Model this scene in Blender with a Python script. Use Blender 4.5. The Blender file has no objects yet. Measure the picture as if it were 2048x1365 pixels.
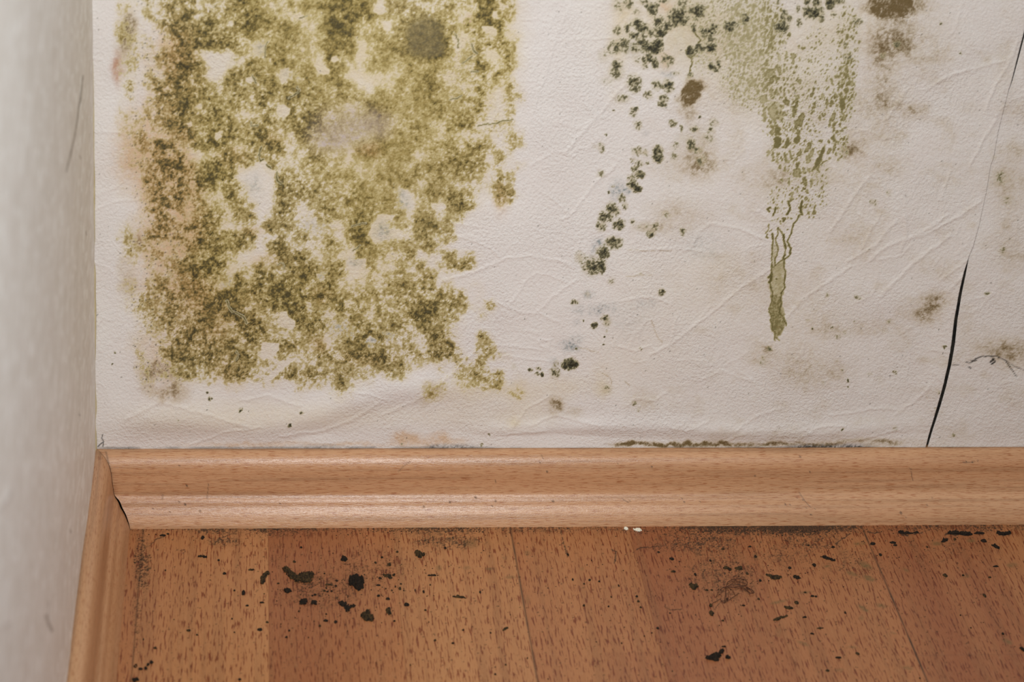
import bpy, math, random
import numpy as np
from mathutils import Vector, Matrix

# ---------------------------------------------------------------- camera
# solved from the photograph's vanishing points; the survey units used further down are this solution's image units
F_PX = 5350.0
CX, CY = 1024.0, 682.5
def _n(v):
    v = np.array(v, float); return v/np.linalg.norm(v)
_Y = _n((515-CX, -1800-CY, F_PX))                 # room depth axis (+Y, into the back wall)
_X = _n((1.0, .0016, (509+2482.5*.0016)/F_PX)); _X = _n(_X-_Y*_X.dot(_Y))
_Z = np.cross(_X, _Y)
RW = np.stack([_X, _Y, _Z], 1)
P0 = np.array((.0195, -.0195, 0.0))
TW = 1.466*np.array([(262-CX)/F_PX, (1060-CY)/F_PX, 1]) - RW @ P0
CAM = -RW.T @ TW

scene = bpy.context.scene
cd = bpy.data.cameras.new('camera'); cam = bpy.data.objects.new('camera', cd)
scene.collection.objects.link(cam); scene.camera = cam
m = Matrix.Identity(4)
for i in range(3):
    m[i][0] = RW[0][i]; m[i][1] = -RW[1][i]; m[i][2] = -RW[2][i]; m[i][3] = CAM[i]
cam.matrix_world = m
cd.sensor_width = 36; cd.lens = F_PX/2048*36; cd.clip_start = .05; cd.clip_end = 30
cd.dof.use_dof = True; cd.dof.focus_distance = 1.50; cd.dof.aperture_fstop = 11

# ---------------------------------------------------------------- light
w = bpy.data.worlds.new('room_air'); scene.world = w; w.use_nodes = True
w.node_tree.nodes['Background'].inputs[0].default_value = (1.0, .965, .92, 1)
w.node_tree.nodes['Background'].inputs[1].default_value = .26
def area(name, loc, target, size, power, col, spread=180):
    ld = bpy.data.lights.new(name, 'AREA'); ld.shape = 'RECTANGLE'; ld.size, ld.size_y = size
    ld.energy = power; ld.color = col; ld.spread = math.radians(spread)
    o = bpy.data.objects.new(name, ld); scene.collection.objects.link(o)
    o.location = loc
    o.rotation_euler = (Vector(target)-Vector(loc)).to_track_quat('-Z', 'Y').to_euler()
    return o
area('flash_softbox', (.205, -.92, .80), (.20, 0, .20), (.18, .18), 2.6, (.94, .985, 1.0), 105)
vs = scene.view_settings
scene.display_settings.display_device = 'sRGB'
vs.view_transform = 'Standard'; vs.look = 'None'; vs.gamma = 1; vs.use_curve_mapping = False
vs.exposure = 0.0

def survey_of(P):
    """P: (n,3) world points -> survey units"""
    q = P @ RW.T + TW
    return CX + F_PX*q[:, 0]/q[:, 2], CY + F_PX*q[:, 1]/q[:, 2]
def on_plane(u, v, axis, val):
    """survey units -> the world point on the plane (axis = val)"""
    d = RW.T @ np.array(((u-CX)/F_PX, (v-CY)/F_PX, 1.0))
    t = (val-CAM[axis])/d[axis]
    return CAM + t*d
# ---------------------------------------------------------------- numeric noise
_rng = np.random.RandomState(11)
_TAB = _rng.rand(8, 256, 256)

def vnoise(x, y, s=0):
    """smooth value noise, 0..1"""
    t = _TAB[s % 8]
    xi = np.floor(x).astype(int); yi = np.floor(y).astype(int)
    fx = x - xi; fy = y - yi
    fx = fx*fx*(3-2*fx); fy = fy*fy*(3-2*fy)
    x0 = (xi + 37*s) & 255; x1 = (xi + 1 + 37*s) & 255
    y0 = (yi + 91*s) & 255; y1 = (yi + 1 + 91*s) & 255
    return (t[y0, x0]*(1-fx) + t[y0, x1]*fx)*(1-fy) + (t[y1, x0]*(1-fx) + t[y1, x1]*fx)*fy

def fbm(x, y, s=0, n=4, g=.5):
    v = 0; a = 1; k = 0
    for i in range(n):
        v = v + a*vnoise(x*2**i + 17.3*i, y*2**i + 5.1*i, s + i); k += a; a *= g
    return v/k

def unif(v):
    """map a noise that is roughly gaussian about .5 to an even 0..1"""
    m, sd = NSTAT.setdefault(len(NSTAT), (float(np.mean(v)), float(np.std(v)))) if False else (float(np.mean(v)), float(np.std(v)))
    z = (v-m)/(sd+1e-9)
    return 1/(1+np.exp(-1.7*z))

def worley(x, y, s=0, jit=1.0):
    """F1, F2 and a per-cell random number"""
    xi = np.floor(x).astype(int); yi = np.floor(y).astype(int)
    f1 = np.full(x.shape, 9.); f2 = np.full(x.shape, 9.); idv = np.zeros(x.shape)
    a = _TAB[s % 8]; b = _TAB[(s+1) % 8]; c = _TAB[(s+2) % 8]
    for dx in (-1, 0, 1):
        for dy in (-1, 0, 1):
            cx = xi+dx; cy = yi+dy
            k = (cy & 255, cx & 255)
            px = cx + .5 + (a[k]-.5)*jit; py = cy + .5 + (b[k]-.5)*jit
            d = np.hypot(x-px, y-py)
            nearer = d < f1
            f2 = np.where(nearer, f1, np.minimum(f2, d))
            idv = np.where(nearer, c[k], idv)
            f1 = np.where(nearer, d, f1)
    return f1, f2, idv

def sst(a, b, x):
    t = np.clip((x-a)/(b-a), 0, 1); return t*t*(3-2*t)

# ------------------------------------------- mould survey: density read off in 20-unit cells
def _rows(t): return [[int(c) for c in r] for r in t.split()]
GROWTH = {
 (230, 0): '2322354424 2113246735 4211466556 4421145667 1322236566 1322444630 2312356751 2213256551 1413557455 1202557755',
 (430, 0): '2465523445 4446643223 4367555532 5646445643 6642155543 1133246443 0125445544 1665542345 3443464545 4363563555',
 (630, 0): '5666651454 3657653453 4785434246 3667245455 4666234556 2735134555 1562244435 3651122244 4455113354 4465425444',
 (830, 0): '32344366341 55442267430 56753547620 77752352421 77741345551 66742441251 34433363251 45323352520 56432253141 55434452142',
 (230, 200): '1114457635 2233346655 2232457455 2251235635 1254772466 2223436112 1234677536 1125455467 1124536456 1123646443',
 (430, 200): '4443543534 6322352646 6545554467 4544643265 6435576243 5544534235 6543153234 5600016434 4541116555 1631114554',
 (630, 200): '5432365545 6333356434 6454345344 3434235454 2332556545 4332654454 5333233543 3444335555 4434544436 4445555511',
 (830, 200): '45553352131 44445431230 53346622321 54332222133 44453554133 25355551420 55555552212 53545531440 25443222630 45455311651',
 (230, 400): '0014555254 0123552256 1212546556 2324544366 1433223656 1313423446 1113245667 1112334655 2313534554 1234455666',
 (430, 400): '3353116523 5266135422 3123265422 5556215263 6463157333 6311136563 6222525456 5252653576 2365657544 7755567666',
 (630, 400): '4535554521 4535653452 2225642243 2415731213 2533663444 2322554236 3551142242 3551232443 5522333455 6454444455',
 (830, 400): '34156610210 55244100000 56531000000 54350000000 36310000000 12162410000 51365600000 45110000000 45120110000 53545010000',
 (230, 600): '1233364456 0134463466 0013354456 0122345654 0121235545 0031366556 0032145545 0022234544 0012112111 0001110001',
 (430, 600): '6754555653 3676442764 4367533367 4446533245 5635535642 4366224323 4556432433 3664324645 1221121132 0000000010',
 (630, 600): '4463434345 5255534435 6323554662 4234465234 5256535435 5536666533 4354335663 4363321431 2152110000 0121000000',
 (830, 600): '67455215000 76443021000 65431000000 26621042000 26461034000 44652034210 21213350010 00113443501 13312324412 13210111123',
}
G0X, G0Y, GC = 230, 0, 20
GRID = np.zeros((40, 41))
for (_gx, _gy), _t in GROWTH.items():
    _a = np.array(_rows(_t), float)
    GRID[(_gy-G0Y)//GC:(_gy-G0Y)//GC+10, (_gx-G0X)//GC:(_gx-G0X)//GC+_a.shape[1]] = _a
GRID = np.pad(GRID, ((0, 2), (2, 2)))

def grid_at(u, v):
    """smooth look-up of the left patch's density, 0..1"""
    gx = (u-G0X)/GC - .5 + 2; gy = (v-G0Y)/GC - .5
    gy = np.where(gy < 0, -gy*.9, gy)             # the patch goes on above the surveyed part
    gy = np.where(gy > 30, np.where(v < 0, 30, gy), gy)
    gx = np.clip(gx, 0, GRID.shape[1]-1.001); gy = np.clip(gy, 0, GRID.shape[0]-1.001)
    xi = gx.astype(int); yi = gy.astype(int); fx = gx-xi; fy = gy-yi
    fx = .5*fx + .5*fx*fx*(3-2*fx); fy = .5*fy + .5*fy*fy*(3-2*fy)
    g = GRID
    return ((g[yi, xi]*(1-fx) + g[yi, xi+1]*fx)*(1-fy) + (g[yi+1, xi]*(1-fx) + g[yi+1, xi+1]*fx)*fy)/9

# colonies of the right patch and stragglers: (origin x, origin y, units per survey unit), then cx cy rx ry strength
COL = [
 ((1160, 0, 6.825), '530 70 90 80 .35;650 40 60 70 .6;870 20 70 30 .6;960 80 60 40 .8;985 150 55 70 .85;1020 80 40 40 .8;1130 10 90 20 .6;780 170 60 50 .35;770 310 70 60 .85;640 380 40 50 .7;740 470 80 40 .8;860 370 90 50 .7;950 440 60 50 .7;1070 300 70 80 .7;1110 450 90 50 .9;1200 350 50 60 .8;1330 240 130 110 .85;1410 290 60 60 .8;1020 400 60 40 .6;510 400 50 60 .65;850 490 50 50 .6;820 560 60 50 .7;500 620 60 80 .7;590 570 70 60 .7;620 660 60 50 .5;430 650 70 90 .4;310 750 70 80 .3;750 650 60 60 .7;910 640 90 70 .85;1010 650 90 90 .9;1080 600 60 80 .85;930 790 80 50 .8;1020 860 40 60 .75;880 860 40 60 .6;780 800 70 60 .35;1200 800 90 100 .55;500 880 60 60 .7;490 970 80 90 .6;730 1130 90 110 .6;740 1200 50 60 .7;1040 1150 60 60 .65;1200 1160 65 75 .8;930 1290 60 50 .55;1130 1330 60 50 .6;580 1330 90 50 .5;350 1090 90 60 .25;1500 690 60 90 .95;1620 650 80 60 .7;1780 650 65 65 .9;1690 430 70 60 .7;1770 440 60 60 .75;1820 370 50 60 .8;1780 540 50 40 .8;1590 150 100 90 .8;1400 30 70 70 .5;1790 900 35 50 .8;1850 940 40 30 .85;1890 870 25 50 .7;1490 1020 35 40 .8;1310 990 50 30 .4;1550 370 40 60 .7'),
 ((1440, 0, 6.825), '130 360 80 70 .85;190 320 50 40 .7;340 250 40 60 .85;860 200 50 70 .7;930 260 50 50 .7;830 360 90 90 .75;1080 310 30 50 .6;1190 20 50 30 .9;1200 160 70 70 .85;1320 160 80 80 .85;1320 40 60 60 .7;1500 50 50 60 .95;1370 250 40 40 .7;1600 20 90 30 .8;1550 190 40 40 .6;1060 120 25 40 .6;1860 280 70 50 .5;790 15 30 30 .7;1700 610 35 30 .5;1740 760 50 50 .5'),
 ((1160, 200, 6.825), '740 110 40 25 .8;715 160 50 50 .55;785 330 50 60 .55;1120 30 50 50 .8;1265 310 45 45 .6;1380 385 20 40 .85;1560 390 60 40 .6;1820 300 60 50 .4;1780 400 50 40 .5;1750 510 80 60 .35;1510 590 50 70 .7;1610 680 50 40 .7;1400 500 90 60 .22;1650 810 60 60 .5;1300 620 50 60 .35;1280 760 50 60 .35;1060 680 60 60 .95;1060 780 60 60 .85;790 690 50 50 .7;880 710 40 40 .6;730 690 30 50 .4;715 810 30 30 .6;800 860 50 50 .5;740 930 40 40 .7;810 1010 60 45 .9;700 1060 50 50 .65;710 1150 60 50 .8;770 1200 55 55 .9;910 850 20 20 .7;290 640 40 60 .5;280 1000 50 50 .4;200 620 40 40 .25;450 1170 20 20 .5;385 1245 14 16 .9;560 1330 40 50 .6;1630 220 14 15 .9;360 460 12 15 .9;450 140 9 9 .9'),
 ((1100, 400, 5.688), '700 100 60 60 .8;750 120 40 50 .75;850 60 25 40 .6;610 190 55 60 .75;680 190 30 50 .6;580 290 50 50 .7;780 270 60 50 .85;940 240 30 30 .6;1140 380 40 30 .75;1190 300 40 40 .5;1070 300 90 50 .28;1505 355 30 30 .6;1310 160 50 40 .35;720 480 80 60 .88;600 590 60 60 .85;340 650 45 60 .55;470 740 90 85 .75;570 740 50 70 .95;490 810 60 30 .7;1265 1035 32 35 .7;265 1145 18 22 .75;420 1060 30 30 .35;620 1330 40 30 .7;690 910 40 40 .3;1020 830 18 14 .5'),
 ((1100, 600, 6.02), '240 760 72 55 1.1;300 765 30 45 1.1;185 780 40 35 1.1;60 870 55 60 .6;530 290 28 30 1.1;525 325 30 20 .4;680 250 40 45 .65;650 200 40 30 .5;70 760 30 30 .4;300 10 50 20 .5;680 360 12 12 .9;645 435 10 10 .9;645 525 9 9 .9;318 575 10 10 .9;390 237 10 9 .9;1085 575 9 12 .6'),
 ((1440, 600, 6.825), '665 645 35 25 .55;575 780 35 40 .38;575 840 60 40 .3;1205 260 25 20 .5;1258 366 11 10 .9;1523 358 11 10 .9;1650 940 10 8 .8;1740 1095 8 16 .8;1735 1180 7 12 .7;1830 275 15 12 .5;1600 490 30 20 .4;1680 430 30 20 .35;1400 1120 20 30 .35;1180 1115 20 15 .3'),
 ((180, 400, 2.7306), '655 1078 8 8 .9;640 1048 5 5 .9;820 1140 8 8 .9;1157 1153 8 8 1;1087 1222 9 9 1;483 1195 7 5 .4;123 888 3 3 .9;134 830 3 3 .7;1700 1340 5 4 .7'),
 ((700, 400, 2.7306), '1400 1030 25 20 .45;755 1277 4 4 .9;715 1337 7 6 .6;1550 1105 12 10 .5;1575 1143 10 8 .4;985 925 8 8 .8;1025 920 10 8 .8;1048 950 9 9 .9;1020 945 8 8 .6;895 910 12 14 .3'),
 ((1648, 0, 2.73), '635 125 6 6 .9;110 815 20 10 .55;320 300 16 14 .45;395 240 16 18 .5;745 285 8 8 .5;270 1100 20 14 .4;350 1050 12 18 .4;745 1335 0.1 0.1 0;930 860 14 14 .3;965 970 40 40 .35;1000 1090 30 24 .3'),
 ((1648, 450, 2.73), '15 378 8 12 .6;178 390 16 12 .5;350 520 10 8 .55;655 657 7 7 .9;42 553 4 4 .9;130 850 3 10 .8;385 805 9 9 .5;245 810 14 10 .35;330 575 16 10 .3;70 605 10 10 .3;97 1108 8 6 .8;705 1145 7 7 .6;385 1110 12 14 .3;890 372 12 9 .5;970 135 18 18 .4;620 908 5 5 .8;600 1000 4 4 .8'),
]
COLONY = []
for (_ox, _oy, _s), _t in COL:
    for _c in _t.split(';'):
        _q = [float(k) for k in _c.split()]
        COLONY.append((_ox+_q[0]/_s, _oy+_q[1]/_s, 1.24*_q[2]/_s+.4, 1.24*_q[3]/_s+.4, _q[4]))

# drip pattern on the right: solid runs (cx cy rx ry lean fill) in (1440, 200), 6.825
RUNS = '700 400 22 75 -.1 .75;780 400 45 60 0 .9;770 560 48 90 -.1 .95;905 570 33 75 -.25 .9;1080 270 50 110 -.45 .85;1055 430 30 50 0 .85;1040 530 45 55 0 .9;1190 640 32 70 -.45 .8;1070 720 28 60 -.4 .8;1010 810 25 45 -.4 .6;1240 720 32 75 -.3 .65;1195 800 35 55 0 .55;1360 770 34 175 -.42 .95;1265 930 20 45 -.2 .95;1050 880 22 60 -.4 .9;1035 980 52 65 0 .7;890 770 20 60 0 .8;960 740 18 55 0 .8;920 810 25 20 0 .6;1150 1100 25 62 .1 .85;1540 510 28 58 0 .9;1480 560 15 35 0 .8;1540 225 32 60 -.3 .7;1660 40 40 100 0 .9;1680 230 28 60 0 .6;1450 30 20 70 0 .85;1510 40 25 50 -.2 .85;1030 70 24 85 -.2 .85;900 20 42 40 0 .85;1390 190 20 25 0 .8;1430 190 14 25 0 .8;1540 370 15 70 -.1 .75;1560 620 25 25 0 .8;1590 560 30 20 0 .7;1480 690 22 45 -.3 .75;1530 680 15 50 0 .7;1495 790 20 20 0 .6;1350 230 16 35 0 .7;1270 60 18 60 -.3 .8;1250 150 14 30 0 .8;1490 300 14 60 -.2 .7;1580 60 22 22 0 .7;890 180 18 24 0 .8;820 210 40 50 -.4 .5;600 180 20 100 0 .6;720 150 70 120 0 .55;1010 180 16 50 0 .7;820 890 20 25 0 .7;880 920 20 40 0 .75;820 1070 22 30 0 .8;940 1120 14 40 0 .7;1240 1120 14 60 -.1 .6;1210 940 25 30 0 .6;1130 960 18 40 0 .6;720 800 22 25 0 .7;775 795 14 30 0 .7;770 720 14 20 0 .6;710 720 20 50 -.2 .5;650 710 20 40 -.3 .5;980 1250 16 22 0 .6;1040 1225 14 24 0 .6;1190 1240 20 25 0 .7;1145 1200 20 20 0 .9;1165 1330 28 22 0 .7;960 1330 20 60 -.2 .6;700 1230 14 26 0 .5;1330 700 14 20 0 .6;1365 540 20 18 -.3 .8;1240 550 12 18 0 .7;865 360 22 15 0 .6;990 390 18 35 0 .6;1330 900 12 70 -.2 .7;1320 1040 8 60 0 .5;740 90 100 90 0 .3'
RUNL = [((1440+float(q.split()[0])/6.825), (200+float(q.split()[1])/6.825), float(q.split()[2])/6.825, float(q.split()[3])/6.825, float(q.split()[4]), float(q.split()[5])) for q in RUNS.split(';')]
# a few more in (1440, 0)
RUNS2 = '690 970 40 60 -.5 .6;750 930 22 60 -.4 .7;800 950 22 55 0 .7;700 1070 22 60 -.2 .8;755 1060 24 45 0 .8;600 960 14 50 0 .6;620 1160 14 60 -.5 .6;870 950 20 45 0 .6;690 1250 20 70 0 .6;775 1240 18 50 0 .6;870 1260 18 50 0 .6;660 610 10 80 -.1 .8;690 420 7 90 -.05 .7;900 740 25 50 .1 .7;990 750 40 45 0 .75;990 830 22 25 0 .6;800 770 22 50 0 .4;1130 655 20 25 0 .8;1075 630 16 22 0 .8;940 465 18 22 0 .85;1085 785 16 25 0 .7;1200 815 16 22 0 .8;1240 815 12 20 0 .7;1255 760 12 15 0 .7;1035 900 18 28 0 .8;1050 1070 14 28 -.4 .8;1085 1100 16 35 .1 .7;1105 1185 12 28 -.6 .8;1275 1210 18 32 -.4 .9;1235 1285 24 36 0 .85;1510 1090 18 28 0 .8;1445 1085 12 28 0 .7;1575 1030 16 25 0 .7;1635 1020 14 25 0 .6;1610 1160 18 60 -.3 .8;1575 1300 22 40 -.2 .8;1750 1050 20 60 .2 .8;1780 1130 45 40 .3 .6;1725 930 22 50 0 .7;1640 930 14 40 0 .7;1655 850 12 12 0 .7;1715 1270 16 70 -.2 .6;1540 1250 16 24 0 .7;1610 335 14 12 0 1;1615 435 24 16 -.6 .9;1585 395 12 10 0 .8;1695 175 14 18 .3 .8;1550 245 16 14 0 .8;1660 1080 16 30 0 .6;1700 1090 20 30 0 .5;1390 1290 20 45 0 .6;1350 1310 12 20 0 .7;930 1225 14 26 0 .7;450 600 30 45 -.6 .4;380 670 30 22 -.2 .4;310 640 22 30 0 .4;260 780 24 32 0 .45;190 740 24 40 .3 .45;390 540 30 35 0 .4;410 1110 50 70 0 .35;850 550 14 18 0 .6;885 575 14 22 0 .7;710 590 12 38 -.1 .5;745 650 10 28 .2 .5;710 710 16 16 0 .5;580 1340 60 60 0 .55'
RUNL += [((1440+float(q.split()[0])/6.825), (float(q.split()[1])/6.825), float(q.split()[2])/6.825, float(q.split()[3])/6.825, float(q.split()[4]), float(q.split()[5])) for q in RUNS2.split(';')]

# thin dark edges of the drips: half width, then points
def _pl(ox, oy, s, t): return [(ox+float(a.split(',')[0])/s, oy+float(a.split(',')[1])/s) for a in t.split()]
DRIP = [
 (1.1, _pl(1440, 400, 6.825, '700,450 722,545 698,620 705,700 695,780 706,860 690,930 703,1010 680,1100 690,1200 715,1270 700,1360')),
 (1.7, _pl(1440, 400, 6.825, '705,450 715,520')), (2.6, _pl(1440, 400, 6.825, '660,1040 690,1020 690,1080 660,1110')),
 (1.0, _pl(1440, 600, 6.825, '700,0 680,60 662,150 700,205 680,260 705,330 700,385 740,420 745,500 740,530')),
 (.8, _pl(1440, 600, 6.825, '755,495 800,545')), (.9, _pl(1440, 600, 6.825, '700,200 760,205 800,190 830,180')),
 (1.2, _pl(1440, 400, 6.825, '1115,0 1090,100 1125,190 1070,190 1045,260 1005,300 975,370 965,450 910,550 945,610 955,660 950,735 875,800 865,910 885,960 868,1100 878,1180 830,1260 825,1365')),
 (2.0, _pl(1440, 400, 6.825, '1115,0 1092,90 1100,160')), (1.9, _pl(1440, 400, 6.825, '935,600 958,650 945,710')),
 (1.2, _pl(1440, 600, 6.825, '838,0 822,80 800,160 865,228 885,280 900,340')),
 (1.0, _pl(1440, 400, 6.825, '780,365 790,450 750,500 760,570 788,650 770,740 742,780 746,880 800,840 860,790 882,700 888,640 870,560 860,480 835,420 782,362')),
 (2.4, _pl(1440, 400, 6.825, '865,460 862,530')), (1.8, _pl(1440, 400, 6.825, '865,530 888,640')), (1.8, _pl(1440, 400, 6.825, '880,735 850,780')),
 (2.0, _pl(1440, 400, 6.825, '765,1065 775,1070')), (2.0, _pl(1440, 400, 6.825, '925,0 950,90 935,130 905,180')),
 (1.8, _pl(1440, 400, 6.825, '750,90 740,140 720,185')), (1.6, _pl(1440, 400, 6.825, '675,80 640,110 665,140')),
 (1.2, _pl(1440, 400, 6.825, '855,220 850,280 890,240 880,230')), (1.3, _pl(1440, 400, 6.825, '905,385 915,388')), (1.3, _pl(1440, 400, 6.825, '960,240 972,243')),
 (.8, _pl(1440, 400, 6.825, '660,310 655,380 610,440')), (1.1, _pl(1440, 400, 6.825, '640,450 625,490 650,500')), (.8, _pl(1440, 400, 6.825, '700,395 665,420')),
 (.6, _pl(1440, 400, 6.825, '700,625 780,650')), (.8, _pl(1440, 400, 6.825, '700,910 745,885')),
 (.8, _pl(1440, 200, 6.825, '1460,815 1400,830 1350,880 1330,930 1345,975')),
 # dark rim of the torn scab beside the brown square, and the thread under it
 (1.3, _pl(1160, 0, 6.825, '1530,370 1560,430 1600,490 1640,540 1610,590')), (1.1, _pl(1160, 0, 6.825, '1510,780 1525,860 1500,930 1480,1000')),
 (1.2, _pl(1160, 0, 6.825, '1440,680 1470,760 1510,780 1560,740')),
 # left patch lines
 (.9, _pl(430, 0, 6.825, '715,560 685,640 682,780')), (1.3, _pl(430, 200, 6.825, '630,640 600,740 620,820 660,800')), (1.6, _pl(430, 200, 6.825, '700,870 760,920')),
 (1.5, _pl(430, 200, 6.825, '845,970 850,1090 900,1120')), (1.0, _pl(430, 200, 6.825, '490,290 490,340 540,350 580,330')), (1.1, _pl(630, 400, 6.825, '500,345 600,325 690,305')),
 (.7, _pl(630, 400, 6.825, '220,410 340,400 430,370')), (1.0, _pl(630, 400, 6.825, '520,680 610,615')), (.8, _pl(430, 400, 6.825, '850,880 890,840 935,860 945,940')),
 (1.2, _pl(430, 0, 6.825, '510,1030 550,1100 560,1130')), (1.1, _pl(430, 0, 6.825, '1010,1330 1080,1300 1150,1230 1120,1180')), (.9, _pl(430, 0, 6.825, '1150,245 1260,210')),
 (1.0, _pl(830, 0, 6.825, '545,455 590,540 585,640')), (1.1, _pl(830, 0, 6.825, '770,590 800,690 850,720')), (.9, _pl(830, 0, 6.825, '650,850 720,800 785,750')), (1.0, _pl(830, 0, 6.825, '760,965 860,970')),
 (.9, _pl(830, 200, 6.825, '860,340 960,318 1090,310 1200,265 1330,260')), (.9, _pl(830, 0, 6.825, '480,1345 560,1330 640,1290')),
 (1.5, _pl(430, 600, 6.825, '165,0 180,80 240,150 300,165 390,220 430,300')), (1.0, _pl(430, 600, 6.825, '290,690 320,740 290,820')),
 (.7, _pl(1100, 600, 6.02, '1215,235 1245,310')), (.6, _pl(1100, 600, 6.02, '1250,340 1290,430 1350,500')), (.7, _pl(1100, 600, 6.02, '630,870 700,910 735,960 730,1000')),
 (.7, _pl(1100, 600, 6.02, '900,970 960,1025')), (.5, _pl(1100, 400, 5.688, '860,855 960,850 1020,840 1150,840')), (.5, _pl(1100, 400, 5.688, '890,555 1080,570 1380,572')),
 (.6, _pl(1100, 600, 6.02, '340,570 430,575 500,608 580,610')), (.5, _pl(1440, 600, 6.825, '1270,865 1360,878 1520,885 1650,900')), (.5, _pl(1440, 600, 6.825, '1090,800 1150,820 1170,845')),
 # black mycelium left of the right edge on the second sheet
 (.9, _pl(1648, 450, 2.73, '800,745 850,715 900,712 940,712 985,735 1020,780 1045,820')), (1.6, _pl(1648, 450, 2.73, '905,745 920,725 930,745 912,755')), (1.0, _pl(1648, 450, 2.73, '790,770 800,780')),
 (.8, _pl(1648, 450, 2.73, '770,745 790,752 830,735 800,735')), (.6, _pl(1648, 450, 2.73, '985,735 1040,770 1092,790')), (.6, _pl(1648, 450, 2.73, '700,762 735,760')),
 (.9, [(206, 868), (204, 876), (208, 884), (206, 893)]), (1.0, [(196, 893), (203, 886), (208, 884)]), (.5, [(186, 635), (196, 628)]),
]
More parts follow.
